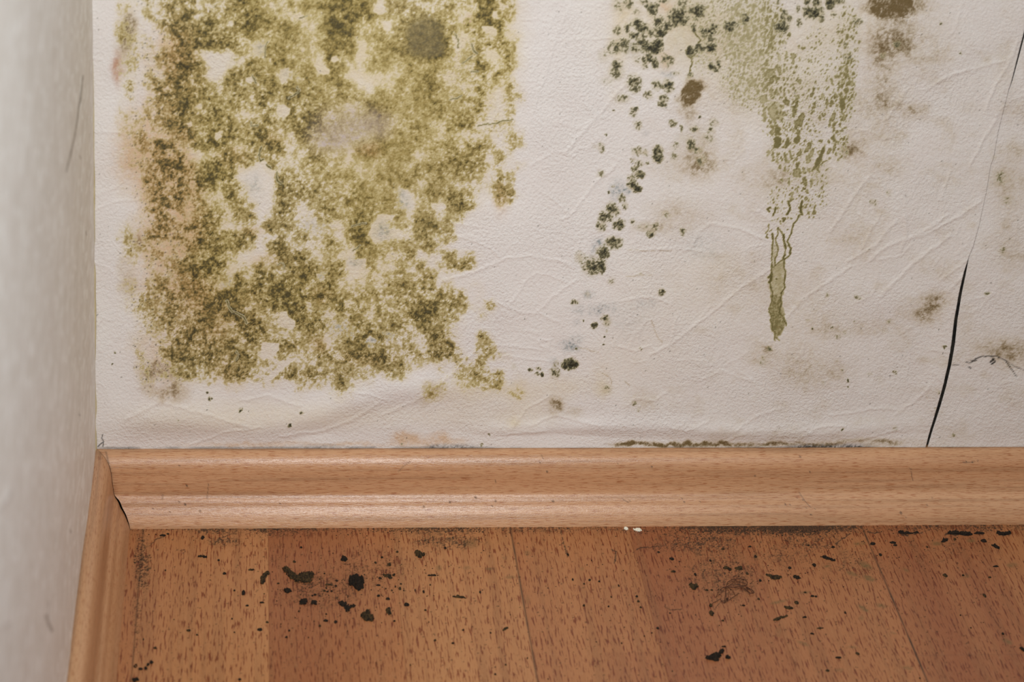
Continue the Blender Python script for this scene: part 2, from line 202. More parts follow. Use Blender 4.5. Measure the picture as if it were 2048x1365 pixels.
# smooth stains: cx cy rx ry strength kind (b brown, g grey-brown, m mauve, u blue grey, y yellow, o orange, w left bare)
STAIN = [
 (1384, 183, 22, 22, 1.0, 'b'), (1372, 196, 18, 12, .8, 'b'), (1392, 168, 20, 12, .8, 'b'), (1375, 225, 18, 18, .45, 'b'),
 (1780, 8, 45, 30, 1.0, 'b'), (1800, 22, 24, 18, .7, 'b'), (1740, 12, 20, 14, .5, 'b'), (1840, 5, 30, 18, .4, 'b'), (1775, 75, 45, 50, .35, 'b'), (1760, 115, 30, 60, .26, 'b'), (1830, 75, 60, 60, .22, 'b'),
 (855, 70, 36, 40, .95, 'g'), (840, 95, 30, 22, .7, 'g'), (878, 98, 16, 16, .6, 'g'), (830, 62, 20, 22, .5, 'g'),
 (700, 250, 60, 34, .75, 'm'), (660, 280, 40, 24, .6, 'm'), (755, 245, 30, 22, .5, 'm'),
 (320, 742, 34, 18, .5, 'b'), (297, 762, 18, 22, .42, 'b'), (340, 784, 34, 18, .5, 'b'), (318, 762, 22, 10, -.4, 'b'), (356, 762, 20, 18, .3, 'b'), (325, 760, 46, 40, .2, 'r'), (312, 724, 8, 8, .4, 'b'),
 (278, 482, 14, 12, .5, 'b'), (266, 470, 16, 12, .35, 'b'), (258, 572, 18, 18, .3, 'b'), (250, 540, 14, 22, .22, 'b'), (235, 130, 12, 28, .55, 'r'), (252, 60, 16, 34, .6, 'b'), (262, 45, 14, 20, .4, 'b'), (248, 100, 18, 34, .3, 'b'),
 (1862, 612, 24, 28, .36, 'b'), (1845, 625, 28, 18, .16, 'b'), (1870, 595, 20, 14, .12, 'b'), (1780, 330, 36, 22, .2, 'b'), (1830, 222, 26, 12, .38, 'b'), (1770, 270, 34, 24, .28, 'b'),
 (1736, 205, 46, 42, .28, 'b'), (1715, 290, 24, 30, .32, 'b'), (1698, 300, 14, 10, .45, 'b'), (1790, 200, 40, 40, .18, 'b'),
 (1375, 330, 60, 34, .28, 'b'), (1400, 300, 30, 44, .32, 'b'), (1300, 455, 34, 12, .35, 'b'), (1355, 430, 50, 34, .25, 'b'), (1600, 345, 60, 30, .14, 'b'), (1530, 360, 50, 40, .2, 'b'), (1700, 360, 60, 60, .1, 'b'), (1555, 580, 80, 40, .12, 'b'), (1620, 640, 90, 60, .13, 'b'), (1700, 470, 80, 60, .1, 'b'),
 (1112, 808, 12, 14, .6, 'b'), (1115, 820, 26, 24, .22, 'b'), (1025, 843, 12, 10, .4, 'y'), (1150, 825, 16, 10, .28, 'b'), (1205, 780, 18, 16, .5, 'y'), (1200, 755, 18, 22, .3, 'y'), (1140, 770, 34, 22, .35, 'y'), (1060, 780, 60, 26, .42, 'y'), (1050, 825, 46, 26, .3, 'y'), (930, 785, 60, 22, .35, 'y'), (960, 830, 100, 34, .25, 'y'), (868, 772, 14, 14, .45, 'b'), (845, 800, 16, 10, .3, 'b'),
 (1215, 730, 60, 60, .12, 'y'), (1300, 700, 90, 90, .14, 'y'), (1320, 560, 120, 60, .12, 'y'), (1450, 530, 60, 30, .22, 'y'), (1440, 600, 80, 50, .12, 'y'), (1285, 800, 30, 20, .28, 'b'), (1590, 730, 50, 40, .2, 'b'), (1520, 700, 30, 30, .2, 'b'), (1535, 695, 10, 8, .4, 'b'), (1640, 745, 60, 30, .18, 'b'),
 (1130, 40, 40, 40, .0, 'y'), (1245, 20, 20, 30, .6, 'y'), (1240, 90, 20, 30, .3, 'y'), (1235, 200, 22, 20, .2, 'y'), (1340, 60, 140, 90, .3, 'y'), (1230, 110, 20, 60, .25, 'y'), (1325, 15, 10, 10, .5, 'o'), (1340, 12, 12, 10, .4, 'o'), (1330, 118, 16, 16, .5, 'o'),
 (600, 60, 120, 90, 1.0, 'y'), (560, 20, 60, 30, .8, 'y'), (690, 40, 60, 60, .9, 'y'), (770, 160, 120, 120, .55, 'y'), (950, 70, 70, 110, .6, 'y'), (900, 250, 90, 150, .5, 'y'), (730, 380, 90, 120, .6, 'y'), (520, 250, 140, 120, .45, 'y'), (430, 470, 60, 120, .6, 'y'), (560, 600, 160, 90, .4, 'y'), (760, 560, 130, 100, .35, 'y'), (620, 830, 240, 26, .35, 'y'), (420, 830, 120, 40, .22, 'y'), (300, 840, 60, 30, .15, 'y'), (1010, 60, 40, 80, .35, 'y'), (990, 150, 40, 60, .4, 'y'), (400, 250, 60, 250, .35, 'y'),
 (340, 160, 50, 120, .5, 'o'), (355, 100, 30, 40, .6, 'o'), (330, 350, 56, 60, .9, 'o'), (350, 390, 50, 40, 1.0, 'o'), (330, 455, 50, 50, 1.0, 'o'), (385, 455, 40, 40, .7, 'o'), (330, 540, 60, 70, .65, 'o'), (385, 580, 40, 40, .6, 'o'), (370, 340, 20, 30, .7, 'o'), (300, 260, 50, 60, .45, 'o'), (368, 270, 18, 20, .6, 'o'), (465, 310, 30, 20, .35, 'o'), (500, 460, 22, 10, .5, 'o'), (530, 520, 30, 14, .35, 'o'), (1000, 400, 14, 26, .55, 'o'), (940, 45, 12, 10, .9, 'r'), (868, 128, 14, 12, .6, 'r'), (235, 140, 8, 30, .5, 'r'), (545, 275, 22, 14, .35, 'o'), (740, 298, 22, 12, .8, 'o'), (420, 650, 40, 60, .4, 'o'), (350, 650, 60, 60, .35, 'o'), (280, 320, 60, 60, .35, 'o'), (470, 620, 60, 60, .3, 'o'), (640, 590, 20, 14, .4, 'o'), (640, 690, 16, 14, .5, 'o'), (460, 740, 30, 30, .35, 'o'), (730, 715, 40, 12, .3, 'o'),
 (260, 300, 30, 60, .3, 'o'), (310, 700, 50, 30, .25, 'o'), (820, 882, 34, 10, .95, 'o'), (805, 872, 20, 10, .6, 'o'), (880, 872, 20, 9, .6, 'o'), (885, 884, 26, 7, .9, 'o'), (925, 882, 14, 8, .35, 'o'), (1760, 884, 60, 7, .45, 'b'), (1400, 889, 90, 6, .8, 'b'), (1300, 889, 60, 5, .6, 'b'), (1250, 889, 30, 5, .6, 'b'), (1550, 888, 80, 5, .5, 'b'), (1650, 884, 50, 6, .5, 'b'), (500, 888, 120, 5, .6, 'o'), (700, 889, 80, 4, .6, 'o'),
 (505, 370, 18, 22, .35, 'u'), (520, 92, 14, 20, .4, 'u'), (645, 545, 26, 20, .55, 'u'), (625, 450, 26, 14, .3, 'u'), (712, 522, 16, 8, .6, 'u'), (765, 460, 18, 20, .6, 'u'), (690, 655, 26, 16, .65, 'u'), (712, 670, 20, 10, .6, 'u'), (742, 684, 14, 6, .9, 'u'), (775, 665, 12, 10, .8, 'u'), (735, 683, 20, 7, .6, 'u'), (640, 620, 16, 14, .6, 'u'), (800, 400, 18, 22, .55, 'u'), (448, 562, 14, 14, .6, 'u'), (575, 145, 16, 14, .35, 'u'), (595, 148, 10, 14, .35, 'u'),
 (1235, 378, 14, 20, .6, 'u'), (1252, 382, 8, 6, .8, 'u'), (1196, 480, 10, 10, .9, 'u'), (1186, 500, 6, 10, .5, 'u'), (1140, 693, 18, 10, .9, 'u'), (1155, 675, 12, 8, .4, 'u'), (1205, 612, 26, 10, .45, 'u'), (1195, 622, 14, 8, .5, 'u'), (1160, 618, 14, 12, .35, 'u'), (1175, 585, 10, 6, .5, 'u'), (1152, 645, 7, 5, .6, 'u'), (1335, 145, 14, 8, .5, 'u'), (1290, 262, 8, 8, .4, 'u'), (1290, 605, 20, 10, .3, 'u'), (1215, 95, 10, 10, .0, 'u'), (1265, 92, 24, 14, .4, 'u'), (1110, 730, 14, 10, .4, 'u'), (1250, 640, 40, 30, .15, 'u'), (1410, 490, 40, 30, .2, 'u'),
 (1995, 690, 60, 22, .28, 'b'), (2030, 712, 40, 26, .28, 'b'), (1980, 700, 24, 12, .2, 'b'), (2000, 360, 30, 26, .2, 'b'), (2010, 130, 20, 50, .12, 'b'), (2020, 420, 30, 60, .14, 'b'), (2030, 350, 40, 60, .12, 'b'), (2020, 500, 30, 30, .25, 'b'), (2030, 300, 20, 20, .2, 'b'),
 (1360, 30, 100, 70, .4, 'y'), (1500, 80, 110, 90, .4, 'y'), (1510, 180, 100, 60, .32, 'y'), (1690, 40, 60, 60, .35, 'y'), (1640, 130, 60, 160, .2, 'y'),
]
# left bare: scraped or clean islands with crisp edges (polygons)
BARE = [
 _pl(430, 200, 6.825, '330,930 420,925 540,880 680,815 720,900 820,960 800,1040 770,1365 500,1365 430,1150 340,1090'),
 _pl(1160, 0, 6.825, '1130,500 1200,430 1350,350 1460,345 1530,430 1600,490 1640,545 1560,620 1480,610 1440,680 1150,690 1140,600'),
 _pl(1160, 0, 6.825, '1150,700 1430,690 1450,760 1520,800 1520,880 1480,980 1330,960 1240,940 1290,850 1290,760 1180,740'),
 _pl(630, 400, 6.825, '850,190 1100,200 1050,260 950,300 930,430 1090,400 1200,420 1180,470 1000,510 900,560 790,560 740,440 780,330 850,260'),
 _pl(630, 0, 6.825, '810,90 900,45 960,100 930,180 880,205 800,150'), _pl(630, 0, 6.825, '220,770 300,750 320,810 270,850 215,830'),
 _pl(230, 0, 6.825, '210,40 245,15 290,30 285,75 240,85'), _pl(430, 200, 6.825, '850,90 930,50 1020,110 1020,180 960,240 880,220 850,150'),
 _pl(430, 600, 6.825, '640,570 880,590 870,680 760,800 640,790 630,640'), _pl(430, 600, 6.825, '700,1050 880,880 1010,790 1100,800 960,910 820,1040 720,1110'),
 _pl(430, 600, 6.825, '890,160 980,145 1000,220 1100,280 1070,400 900,360 880,250'), _pl(630, 600, 6.825, '700,510 760,480 840,530 820,580 700,550'),
 _pl(830, 0, 6.825, '1060,150 1120,150 1130,210 1080,250 1050,210'), _pl(830, 0, 6.825, '910,350 1060,350 1110,430 1060,450 930,420'), _pl(230, 600, 6.825, '640,440 700,430 720,480 660,500'),
 _pl(430, 0, 6.825, '900,950 1010,920 1000,1060 920,1150 880,1060'), _pl(430, 200, 6.825, '0,440 60,430 95,490 40,530 0,525'), _pl(230, 400, 6.825, '690,120 760,105 840,140 920,210 910,235 800,190'),
 _pl(630, 400, 6.825, '500,820 600,795 700,800 690,860 600,920 590,1010 500,1000 450,880'), _pl(630, 0, 6.825, '0,870 80,850 200,950 190,1000 110,1010 30,960'),
 _pl(630, 0, 6.825, '930,290 1030,285 1040,370 1000,420 930,390'), _pl(430, 0, 6.825, '430,1060 500,1040 525,1100 480,1140 420,1100'), _pl(230, 200, 6.825, '980,310 1040,280 1060,340 1010,360'),
]

def inpoly(u, v, P, soft=1.2):
    """soft inside test: 1 inside, 0 outside, a couple of units of blur"""
    ins = np.zeros(u.shape, bool); d = np.full(u.shape, 1e9)
    n = len(P)
    for i in range(n):
        x0, y0 = P[i]; x1, y1 = P[(i+1) % n]
        if y1 != y0:
            c = ((y0 > v) != (y1 > v)) & (u < (x1-x0)*(v-y0)/(y1-y0)+x0)
            ins ^= c
        d = np.minimum(d, segd(u, v, x0, y0, x1, y1))
    return sst(-soft, soft, np.where(ins, d, -d))

def segd(u, v, x0, y0, x1, y1):
    dx, dy = x1-x0, y1-y0; L = dx*dx+dy*dy+1e-9
    t = np.clip(((u-x0)*dx+(v-y0)*dy)/L, 0, 1)
    return np.hypot(u-x0-t*dx, v-y0-t*dy)

def local(u, v, cx, cy, rx, ry, fn, out, op='max'):
    m = (np.abs(u-cx) < rx) & (np.abs(v-cy) < ry)
    if m.any():
        w = fn(u[m], v[m])
        out[m] = np.maximum(out[m], w) if op == 'max' else (out[m]+w if op == 'add' else out[m]*(1-w))

def survey(u, v):
    """u, v: position on the wall in survey units. Returns stain fields, each 0..1"""
    # ragged edges
    wu = u + 7*(fbm(u/17, v/17, 1, 3)-.5)*2; wv = v + 7*(fbm(u/17, v/17, 2, 3)-.5)*2
    w2u = u + 3.2*(fbm(u/5, v/5, 3, 2)-.5)*2; w2v = v + 3.2*(fbm(u/5, v/5, 4, 2)-.5)*2
    M = grid_at(wu, wv)
    M = np.where(u > 1075, 0, M)
    bare = np.zeros(u.shape)
    for P in BARE:
        xs = [p[0] for p in P]; ys = [p[1] for p in P]
        cx, cy = (min(xs)+max(xs))/2, (min(ys)+max(ys))/2
        local(u, v, cx, cy, (max(xs)-min(xs))/2+8, (max(ys)-min(ys))/2+8, lambda a, b: inpoly(a, b, P, 2.0), bare)
    bare2 = bare.copy()
    M = M*(1-.93*bare)
    # bubble texture of the left patch
    f1, f2, idc = worley(w2u/10.5, w2v/10.5, 2)
    f1b, f2b, idb = worley(w2u/5.2, w2v/5.2, 4)
    cell = np.clip(f1*1.15, 0, 1)*.6 + np.clip(f1b*1.1, 0, 1)*.4
    rim = np.exp(-((f2-f1)/.10)**2)
    n = .28*fbm(u/11, v/11, 5, 3) + .26*fbm(u/4.2, v/4.2, 6, 2) + .28*(1-cell) + .24*vnoise(u/1.8, v/1.8, 7)
    N = (n-n.mean())/(n.std()+1e-9)
    lowsoft = sst(.1, .6, M)
    calm = 1 - .42*np.exp(-(((u-780)/150)**2+((v-260)/300)**2)**1.5) - .3*np.exp(-(((u-590)/90)**2+((v-70)/110)**2)**1.5)
    Mc = M + .10*(fbm(u/24, v/24, 7, 2)-.5)*lowsoft
    growth = np.clip(1.32*Mc - .205 - .195*N*(.55+.6*lowsoft)*calm + .10*rim*lowsoft*(fbm(u/30, v/30, 2, 2) > .48), 0, 1)*sst(.03, .14, M)
    # colonies: crisp, speckled rosettes
    C = np.zeros(u.shape)
    for (cx, cy, rx, ry, s) in COLONY:
        def fn(a, b, cx=cx, cy=cy, rx=rx, ry=ry, s=s):
            d = np.hypot((a-cx)/rx, (b-cy)/ry); return s*np.clip(1.30-d, 0, 1)**.8
        local(w2u, w2v, cx, cy, rx*1.35, ry*1.35, fn, C)
    C *= (1-.95*bare)
    nc = unif(.42*fbm(u/5.5, v/5.5, 2, 2) + .58*fbm(u/2.3, v/2.3, 3, 2))
    colony = np.clip((C*1.25 - .92*nc)*1.0 + .15, 0, 1)*sst(.02, .35, C)
    halo = np.clip(C*1.6, 0, 1)*(.4+.6*nc)
    # droplets and runs on the right
    dens = np.zeros(u.shape)
    for (cx, cy, rx, ry, s) in ((1400, 60, 60, 90, .55), (1500, 60, 75, 85, .8), (1500, 150, 60, 70, .7), (1560, 200, 50, 90, .5), (1640, 150, 60, 110, .33), (1695, 90, 26, 90, .5), (1690, 170, 20, 80, .65), (1680, 270, 18, 60, .5), (1590, 280, 62, 80, .38), (1545, 210, 22, 60, .55), (1600, 360, 55, 90, .3), (1560, 400, 30, 60, .3), (1470, 30, 60, 60, .5), (1640, 360, 20, 60, .4), (1620, 410, 14, 26, .5)):
        def fn(a, b, cx=cx, cy=cy, rx=rx, ry=ry, s=s):
            d = np.hypot((a-cx)/rx, (b-cy)/ry); return s*sst(1.35, .55, d)
        local(wu, wv, cx, cy, rx*1.4, ry*1.4, fn, dens)
    sx = (u + (v-200)*.32)
    lean = np.where(u > 1560, .0, 1.0)
    e1, e2, ide = worley((u+.28*v)/7.5, v/10.5 + .15*u/9, 6)
    drop = sst(.06, -.06, e1 - (.43+.07*sst(1500, 1570, u))*np.sqrt(np.clip(dens, 0, 1))*(.55+.9*ide))*sst(.1, .3, dens)*(ide < .25+.8*dens)
    e1, e2, ide = worley((u+.28*v+31)/4.3, v/5.6 + 3, 1)
    drop = np.maximum(drop, .8*sst(.08, -.08, e1 - .5*np.sqrt(np.clip(dens, 0, 1))*(.5+ide))*sst(.1, .3, dens)*(ide < .2+.9*dens))
    runs = np.zeros(u.shape); edge = np.zeros(u.shape)
    for (cx, cy, rx, ry, ln, s) in RUNL:
        def fr(a, b, cx=cx, cy=cy, rx=rx, ry=ry, ln=ln, s=s):
            d = np.hypot((a-cx-ln*(b-cy))/rx, (b-cy)/ry)
            r = min(rx, ry)
            body = s*sst(1+.9/r, 1-.9/r, d)
            rimm = np.exp(-((d-.92)*r/1.1)**2)
            return np.where(s < .9, body*(.62+.3*nn_local(a, b)) + .55*rimm*body, body)
        local(w2u, w2v, cx, cy, rx+abs(ln)*ry+4, ry+4, fr, runs)
    thread = np.zeros(u.shape); faint = np.zeros(u.shape)
    for hw, P in DRIP:
        dark = P[0][0] > 1880 or P[0][0] < 215
        xs = [p[0] for p in P]; ys = [p[1] for p in P]
        cx, cy = (min(xs)+max(xs))/2, (min(ys)+max(ys))/2
        def fl(a, b, P=P, hw=hw):
            d = np.full(a.shape, 1e9)
            for i in range(len(P)-1): d = np.minimum(d, segd(a, b, *P[i], *P[i+1]))
            return sst(hw+.9, max(hw-.5, 0), d)*min(1, .45+.5*hw)
        wa = u + .45*(w2u-u); wb = v + .45*(w2v-v)
        local(wa, wb, cx, cy, (max(xs)-min(xs))/2+6, (max(ys)-min(ys))/2+6, fl, thread if dark else (faint if hw <= .7 else edge))
    # dark line where the paper meets the skirting
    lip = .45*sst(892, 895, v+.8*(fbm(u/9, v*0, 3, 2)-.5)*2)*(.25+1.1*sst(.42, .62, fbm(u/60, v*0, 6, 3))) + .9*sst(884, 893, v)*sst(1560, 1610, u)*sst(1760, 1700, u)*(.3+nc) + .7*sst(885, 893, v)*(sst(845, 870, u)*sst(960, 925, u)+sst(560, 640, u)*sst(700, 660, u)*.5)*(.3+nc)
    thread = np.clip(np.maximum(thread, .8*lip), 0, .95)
    # pale fill of the long drip
    D1 = [(1541, 534), (1568, 516), (1567, 560), (1566, 590), (1562, 600), (1565, 612), (1572, 645), (1560, 668), (1548, 680), (1543, 655), (1538, 625), (1541, 600), (1538, 575)]
    D2 = [(1541, 590), (1560, 590), (1562, 622), (1573, 640), (1560, 668), (1549, 676), (1540, 650), (1541, 625)]
    D3 = [(1542, 490), (1553, 480), (1556, 505), (1550, 515), (1549, 530), (1542, 530)]
    fill = .30*inpoly(w2u, w2v, D1) + .32*inpoly(w2u, w2v, D2, 3) + .2*inpoly(w2u, w2v, D3)
    fill *= .6 + .8*nc
    nn2 = nc
    drips = np.maximum(np.maximum(drop*(.42+.22*sst(1500, 1560, u)), runs*.78), edge*.85)*(1-.95*bare2*(edge < .3))
    drips = np.maximum(drips, np.clip(fill, 0, .7))
    # olive haze under the droplets
    haze = .5*dens*(.4+.9*fbm(u/7, v/7, 3, 3)) 
    # stains
    S = {k: np.zeros(u.shape) for k in 'bgmuyor'}
    up = sst(-330, -60, v+90*(fbm(u/60, v*0, 4, 3)-.5)); growth = growth*up; colony = colony*up
    for (cx, cy, rx, ry, s, k) in STAIN:
        def fs(a, b, cx=cx, cy=cy, rx=rx, ry=ry, s=s, k=k):
            d = np.hypot((a-cx)/rx, (b-cy)/ry)
            return s*(sst(1.25, .45, d) if (k == 'b' and s >= .95) or k == 'g' else sst(1.8, 0., d))
        local(wu, wv, cx, cy, rx*1.9, ry*1.9, fs, S[k], 'add')
    S['y'] += .38*sst(.02, .25, grid_at(wu, wv))*(u < 1075)
    grain = unif(.5*vnoise(u/1.7, v/1.7, 3) + .5*fbm(u/3.4, v/3.4, 4, 2))
    blot = unif(fbm(u/9, v/9, 1, 3))
    for k in S: S[k] = np.clip(S[k], 0, 1)
    # faint brown foxing over the right half of the paper and a speckle margin
    fox = sst(1180, 1500, u)*(.10 + .22*sst(.5, .85, fbm(u/42, v/30, 6, 3)))
    S['b'] = np.clip(S['b'] + fox*sst(-100, 120, v)*.8, 0, 1)
    for k, amt in (('b', .55), ('o', .5), ('y', .25), ('u', .7), ('m', .4), ('g', .35), ('r', .6)):
        S[k] = np.clip(S[k]*(1-amt+2*amt*(.55*grain+.45*blot)), 0, 1)
    S['b'] = np.maximum(S['b'], .75*faint)
    S['u'] *= (.45 + .9*sst(.45, .8, nc))
    # scattered black pin specks in the left margin
    h1, h2, idh = worley(u/9+40, v/9+13, 3)
    pin = sst(.03, -.03, h1-.17*idh)*(idh > .55)*sst(.05, .22, M)*sst(420, 330, u)*sst(245, 275, u)
    # tiny random dots everywhere
    h1, h2, idk = worley(u/46+9, v/46+3, 5)
    dot = sst(.008, -.008, h1-.028*idk)*(idk > .55)
    return dict(thread=thread, halo=halo, growth=growth, colony=colony, drips=drips, haze=haze, pin=np.maximum(pin, dot*.8), bare=bare, M=M, **{'s_'+k: S[k] for k in S})

def nn_local(a, b):
    return fbm(a/4, b/4, 2, 2)

# creases of the wallpaper: height (mm/4), half width, points (survey units)
CREASE = [
 (.9, 3.2, '1133,300 1165,262 1200,225 1235,182 1275,150'), (.5, 2.4, '1150,300 1160,296 1175,296 1200,270'), (1.0, 3.2, '1300,707 1338,688 1400,640 1425,622 1480,575 1542,535'), (.6, 2.4, '1395,640 1420,610 1445,608'),
 (.8, 3.0, '885,560 960,538 1010,515 1060,510 1120,520 1145,530'), (.7, 2.2, '1015,610 1035,588 1050,558 1072,545 1100,550 1130,562'), (.8, 2.6, '1072,625 1100,595 1130,572 1150,560'), (.7, 2.4, '985,600 1040,622 1085,628 1120,645'),
 (.8, 2.2, '1078,678 1100,680 1096,695 1080,690 1076,680'), (.8, 3, '760,830 830,800 900,750 950,700'), (.6, 2.2, '990,690 1050,694 1100,700'), (.6, 2.2, '1010,712 1060,718 1110,722'), (.7, 2.4, '910,468 950,480 985,495 1005,520'),
 (.6, 2, '915,472 945,470 960,478'), (.8, 2.8, '1120,440 1150,420 1185,370 1230,330'), (.8, 3.2, '1385,490 1400,460 1420,445 1480,455 1525,475'), (.8, 3, '1470,860 1500,840 1530,822 1560,815'), (.8, 2.6, '1255,810 1270,795 1310,800 1330,785'),
 (.8, 2.6, '1445,885 1470,872 1490,865'), (.9, 3.2, '1560,650 1600,600 1640,570 1700,530'), (1.0, 3.4, '1738,520 1770,492 1800,480 1830,470 1895,430'), (1.1, 3.6, '1760,590 1790,560 1830,520 1900,470'), (.9, 3, '1720,500 1745,450 1760,430'), (.9, 3, '1800,500 1812,470 1808,430'),
 (1.1, 3.2, '1805,480 1850,465 1920,430 1962,400'), (.9, 3.2, '1850,180 1900,150 1930,140 2010,120'), (1.0, 3.4, '1660,460 1700,400 1740,350'), (1.0, 3.6, '1770,240 1800,200 1810,180'), (.9, 3.2, '1695,520 1750,490 1790,440'),
 (1.0, 3, '1970,220 1990,170 2015,130 2035,80'), (1.0, 3, '1940,330 1960,290 1990,240'), (.9, 2.6, '1880,400 1890,370 1900,340'), (.8, 2.6, '1660,830 1700,825 1760,815 1800,820'), (.9, 3, '1790,830 1830,800 1860,770'), (.8, 2.6, '1665,885 1720,880 1760,868 1800,858'),
 (.7, 2.4, '1860,700 1900,702 1920,700'), (.8, 2.8, '1880,560 1905,540 1930,520'), (.8, 2.8, '1895,580 1910,565 1925,545'), (.8, 2.8, '2010,560 1980,590 1940,600'), (.8, 2.6, '1945,800 1975,780 2020,760'), (.8, 2.6, '1990,230 2020,200 2048,190'),
 (.7, 2.4, '188,525 215,532 240,560'), (.7, 2.2, '185,260 230,262 262,270'), (.6, 2.2, '195,385 230,375 260,350'), (.7, 2.4, '187,420 230,400 290,395'), (.7, 2.2, '195,650 205,635 225,640'), (.9, 3.4, '250,835 320,800 430,830 500,850'), (.8, 2.6, '480,800 540,790 580,805 600,810'),
 (.9, 3.4, '560,870 640,862 700,840 760,800'), (.8, 2.6, '380,890 450,862 520,850'), (.7, 2.4, '700,780 740,785 780,800'), (.8, 2.8, '900,890 1000,870 1090,860'), (.8, 2.6, '1060,850 1110,830 1160,840 1200,850'), (.7, 2.2, '1230,690 1270,700 1300,690 1330,720'),
 (.7, 2.2, '1240,600 1300,590 1340,605'), (.7, 2.2, '1260,500 1340,495 1400,500'), (.8, 3, '1100,790 1050,820 1020,860'), (.7, 2.4, '1400,760 1440,740 1500,760'), (.7, 2.6, '1330,850 1370,860 1420,840'), (.8, 2.6, '1590,880 1640,850 1690,850'),
 (.7, 2.2, '870,420 905,445 955,452'), (.5, 3.2, '1060,240 1110,80 1140,10'), (.5, 2.6, '1100,80 1160,78 1220,74'), (.6, 2.6, '1080,380 1110,400 1140,430'), (.6, 2.6, '1120,240 1150,255 1210,230'), (.7, 2.6, '1060,330 1110,300 1150,310'),
]
CREASEL = [(h, w, [tuple(float(k) for k in p.split(',')) for p in t.split()]) for h, w, t in CREASE]
_r2 = np.random.RandomState(5)
for _i in range(150):
    _x = 190 + 1850*_r2.rand(); _y = 900*_r2.rand()
    if 240 < _x < 960 and _y < 760: continue
    _a = -.75 + .5*_r2.randn() if _r2.rand() < .65 else _r2.rand()*3.14
    _P = [(_x, _y)]
    for _k in range(_r2.randint(2, 6)):
        _a += .45*_r2.randn(); _x += 16*np.cos(_a); _y += 16*np.sin(_a); _P.append((_x, _y))
    CREASEL.append((.30+.35*_r2.rand(), 1.6+1.3*_r2.rand(), _P))

def relief(u, v):
    """height of the paper surface above the wall, mm"""
    h = np.zeros(u.shape)
    ju = u + 5*(fbm(u/12, v/12, 4, 2)-.5); jv = v + 5*(fbm(u/12, v/12, 6, 2)-.5)
    for hh, w, P in CREASEL:
        xs = [p[0] for p in P]; ys = [p[1] for p in P]
        cx, cy = (min(xs)+max(xs))/2, (min(ys)+max(ys))/2
        def fl(a, b):
            d = np.full(a.shape, 1e9)
            for i in range(len(P)-1): d = np.minimum(d, segd(a, b, *P[i], *P[i+1]))
            return hh*np.exp(-(d/w)**2)
        local(ju, jv, cx, cy, (max(xs)-min(xs))/2+3*w, (max(ys)-min(ys))/2+3*w, fl, h)
    crease = h*.34
    big = 2.6*(fbm(u/260, v/200, 3, 2)-.5) + .55*(fbm(u/70, v/60, 1, 2)-.5)
    # the loose fold above the skirting on the left
    line = 868 - 70*sst(500, 900, u) + 8*np.sin(u/70)
    fold = 2.2*np.exp(-((v-line+26)/30)**2)*sst(200, 330, u)*sst(1050, 820, u)
    foot = -1.0*sst(835, 895, v)
    fold2 = 1.3*np.exp(-((v-858-6*np.sin(u/110))/16)**2)*sst(900, 1050, u)*sst(1900, 1700, u)*(.6+.8*fbm(u/120, v*0, 2, 2))
    return crease + big + fold + foot + fold2

PAPER_LIN = None
# ---------------------------------------------------------------- helpers
COLL = scene.collection
def link(name, me, mat=None, parent=None):
    o = bpy.data.objects.new(name, me); COLL.objects.link(o)
    if mat: me.materials.append(mat)
    if parent: o.parent = parent
    return o
def tag(o, label=None, cat=None, group=None, kind=None):
    if label: o['label'] = label
    if cat: o['category'] = cat
    if group: o['group'] = group
    if kind: o['kind'] = kind
    return o
def np_mesh(name, V, Fq, attrs=None, smooth=True, uv=None):
    """V (n,3), Fq (m,4) quads"""
    me = bpy.data.meshes.new(name)
    V = np.ascontiguousarray(V, np.float32); Fq = np.ascontiguousarray(Fq, np.int32)
    me.vertices.add(len(V)); me.vertices.foreach_set('co', V.ravel())
    k = Fq.shape[1]
    me.loops.add(Fq.size); me.loops.foreach_set('vertex_index', Fq.ravel())
    me.polygons.add(len(Fq)); me.polygons.foreach_set('loop_start', np.arange(0, Fq.size, k, dtype=np.int32))
    if attrs:
        for a, d in attrs.items():
            at = me.attributes.new(a, 'FLOAT', 'POINT'); at.data.foreach_set('value', np.ascontiguousarray(d, np.float32))
    if uv is not None:
        ul = me.uv_layers.new(name='run'); ul.data.foreach_set('uv', np.ascontiguousarray(uv[Fq.ravel()], np.float32).ravel())
    me.update(calc_edges=True)
    me.polygons.foreach_set('use_smooth', np.full(len(Fq), smooth))
    me.validate()
    return me
def grid_faces(nr, nc, flip=False):
    i = np.arange(nr-1)[:, None]*nc + np.arange(nc-1)[None, :]
    i = i.ravel()
    f = np.stack([i, i+1, i+nc+1, i+nc], 1)
    return f[:, ::-1] if flip else f

def s2l(c):
    return tuple(((x/255/12.92) if x/255 <= .04045 else ((x/255+.055)/1.055)**2.4) for x in c) + (1,)

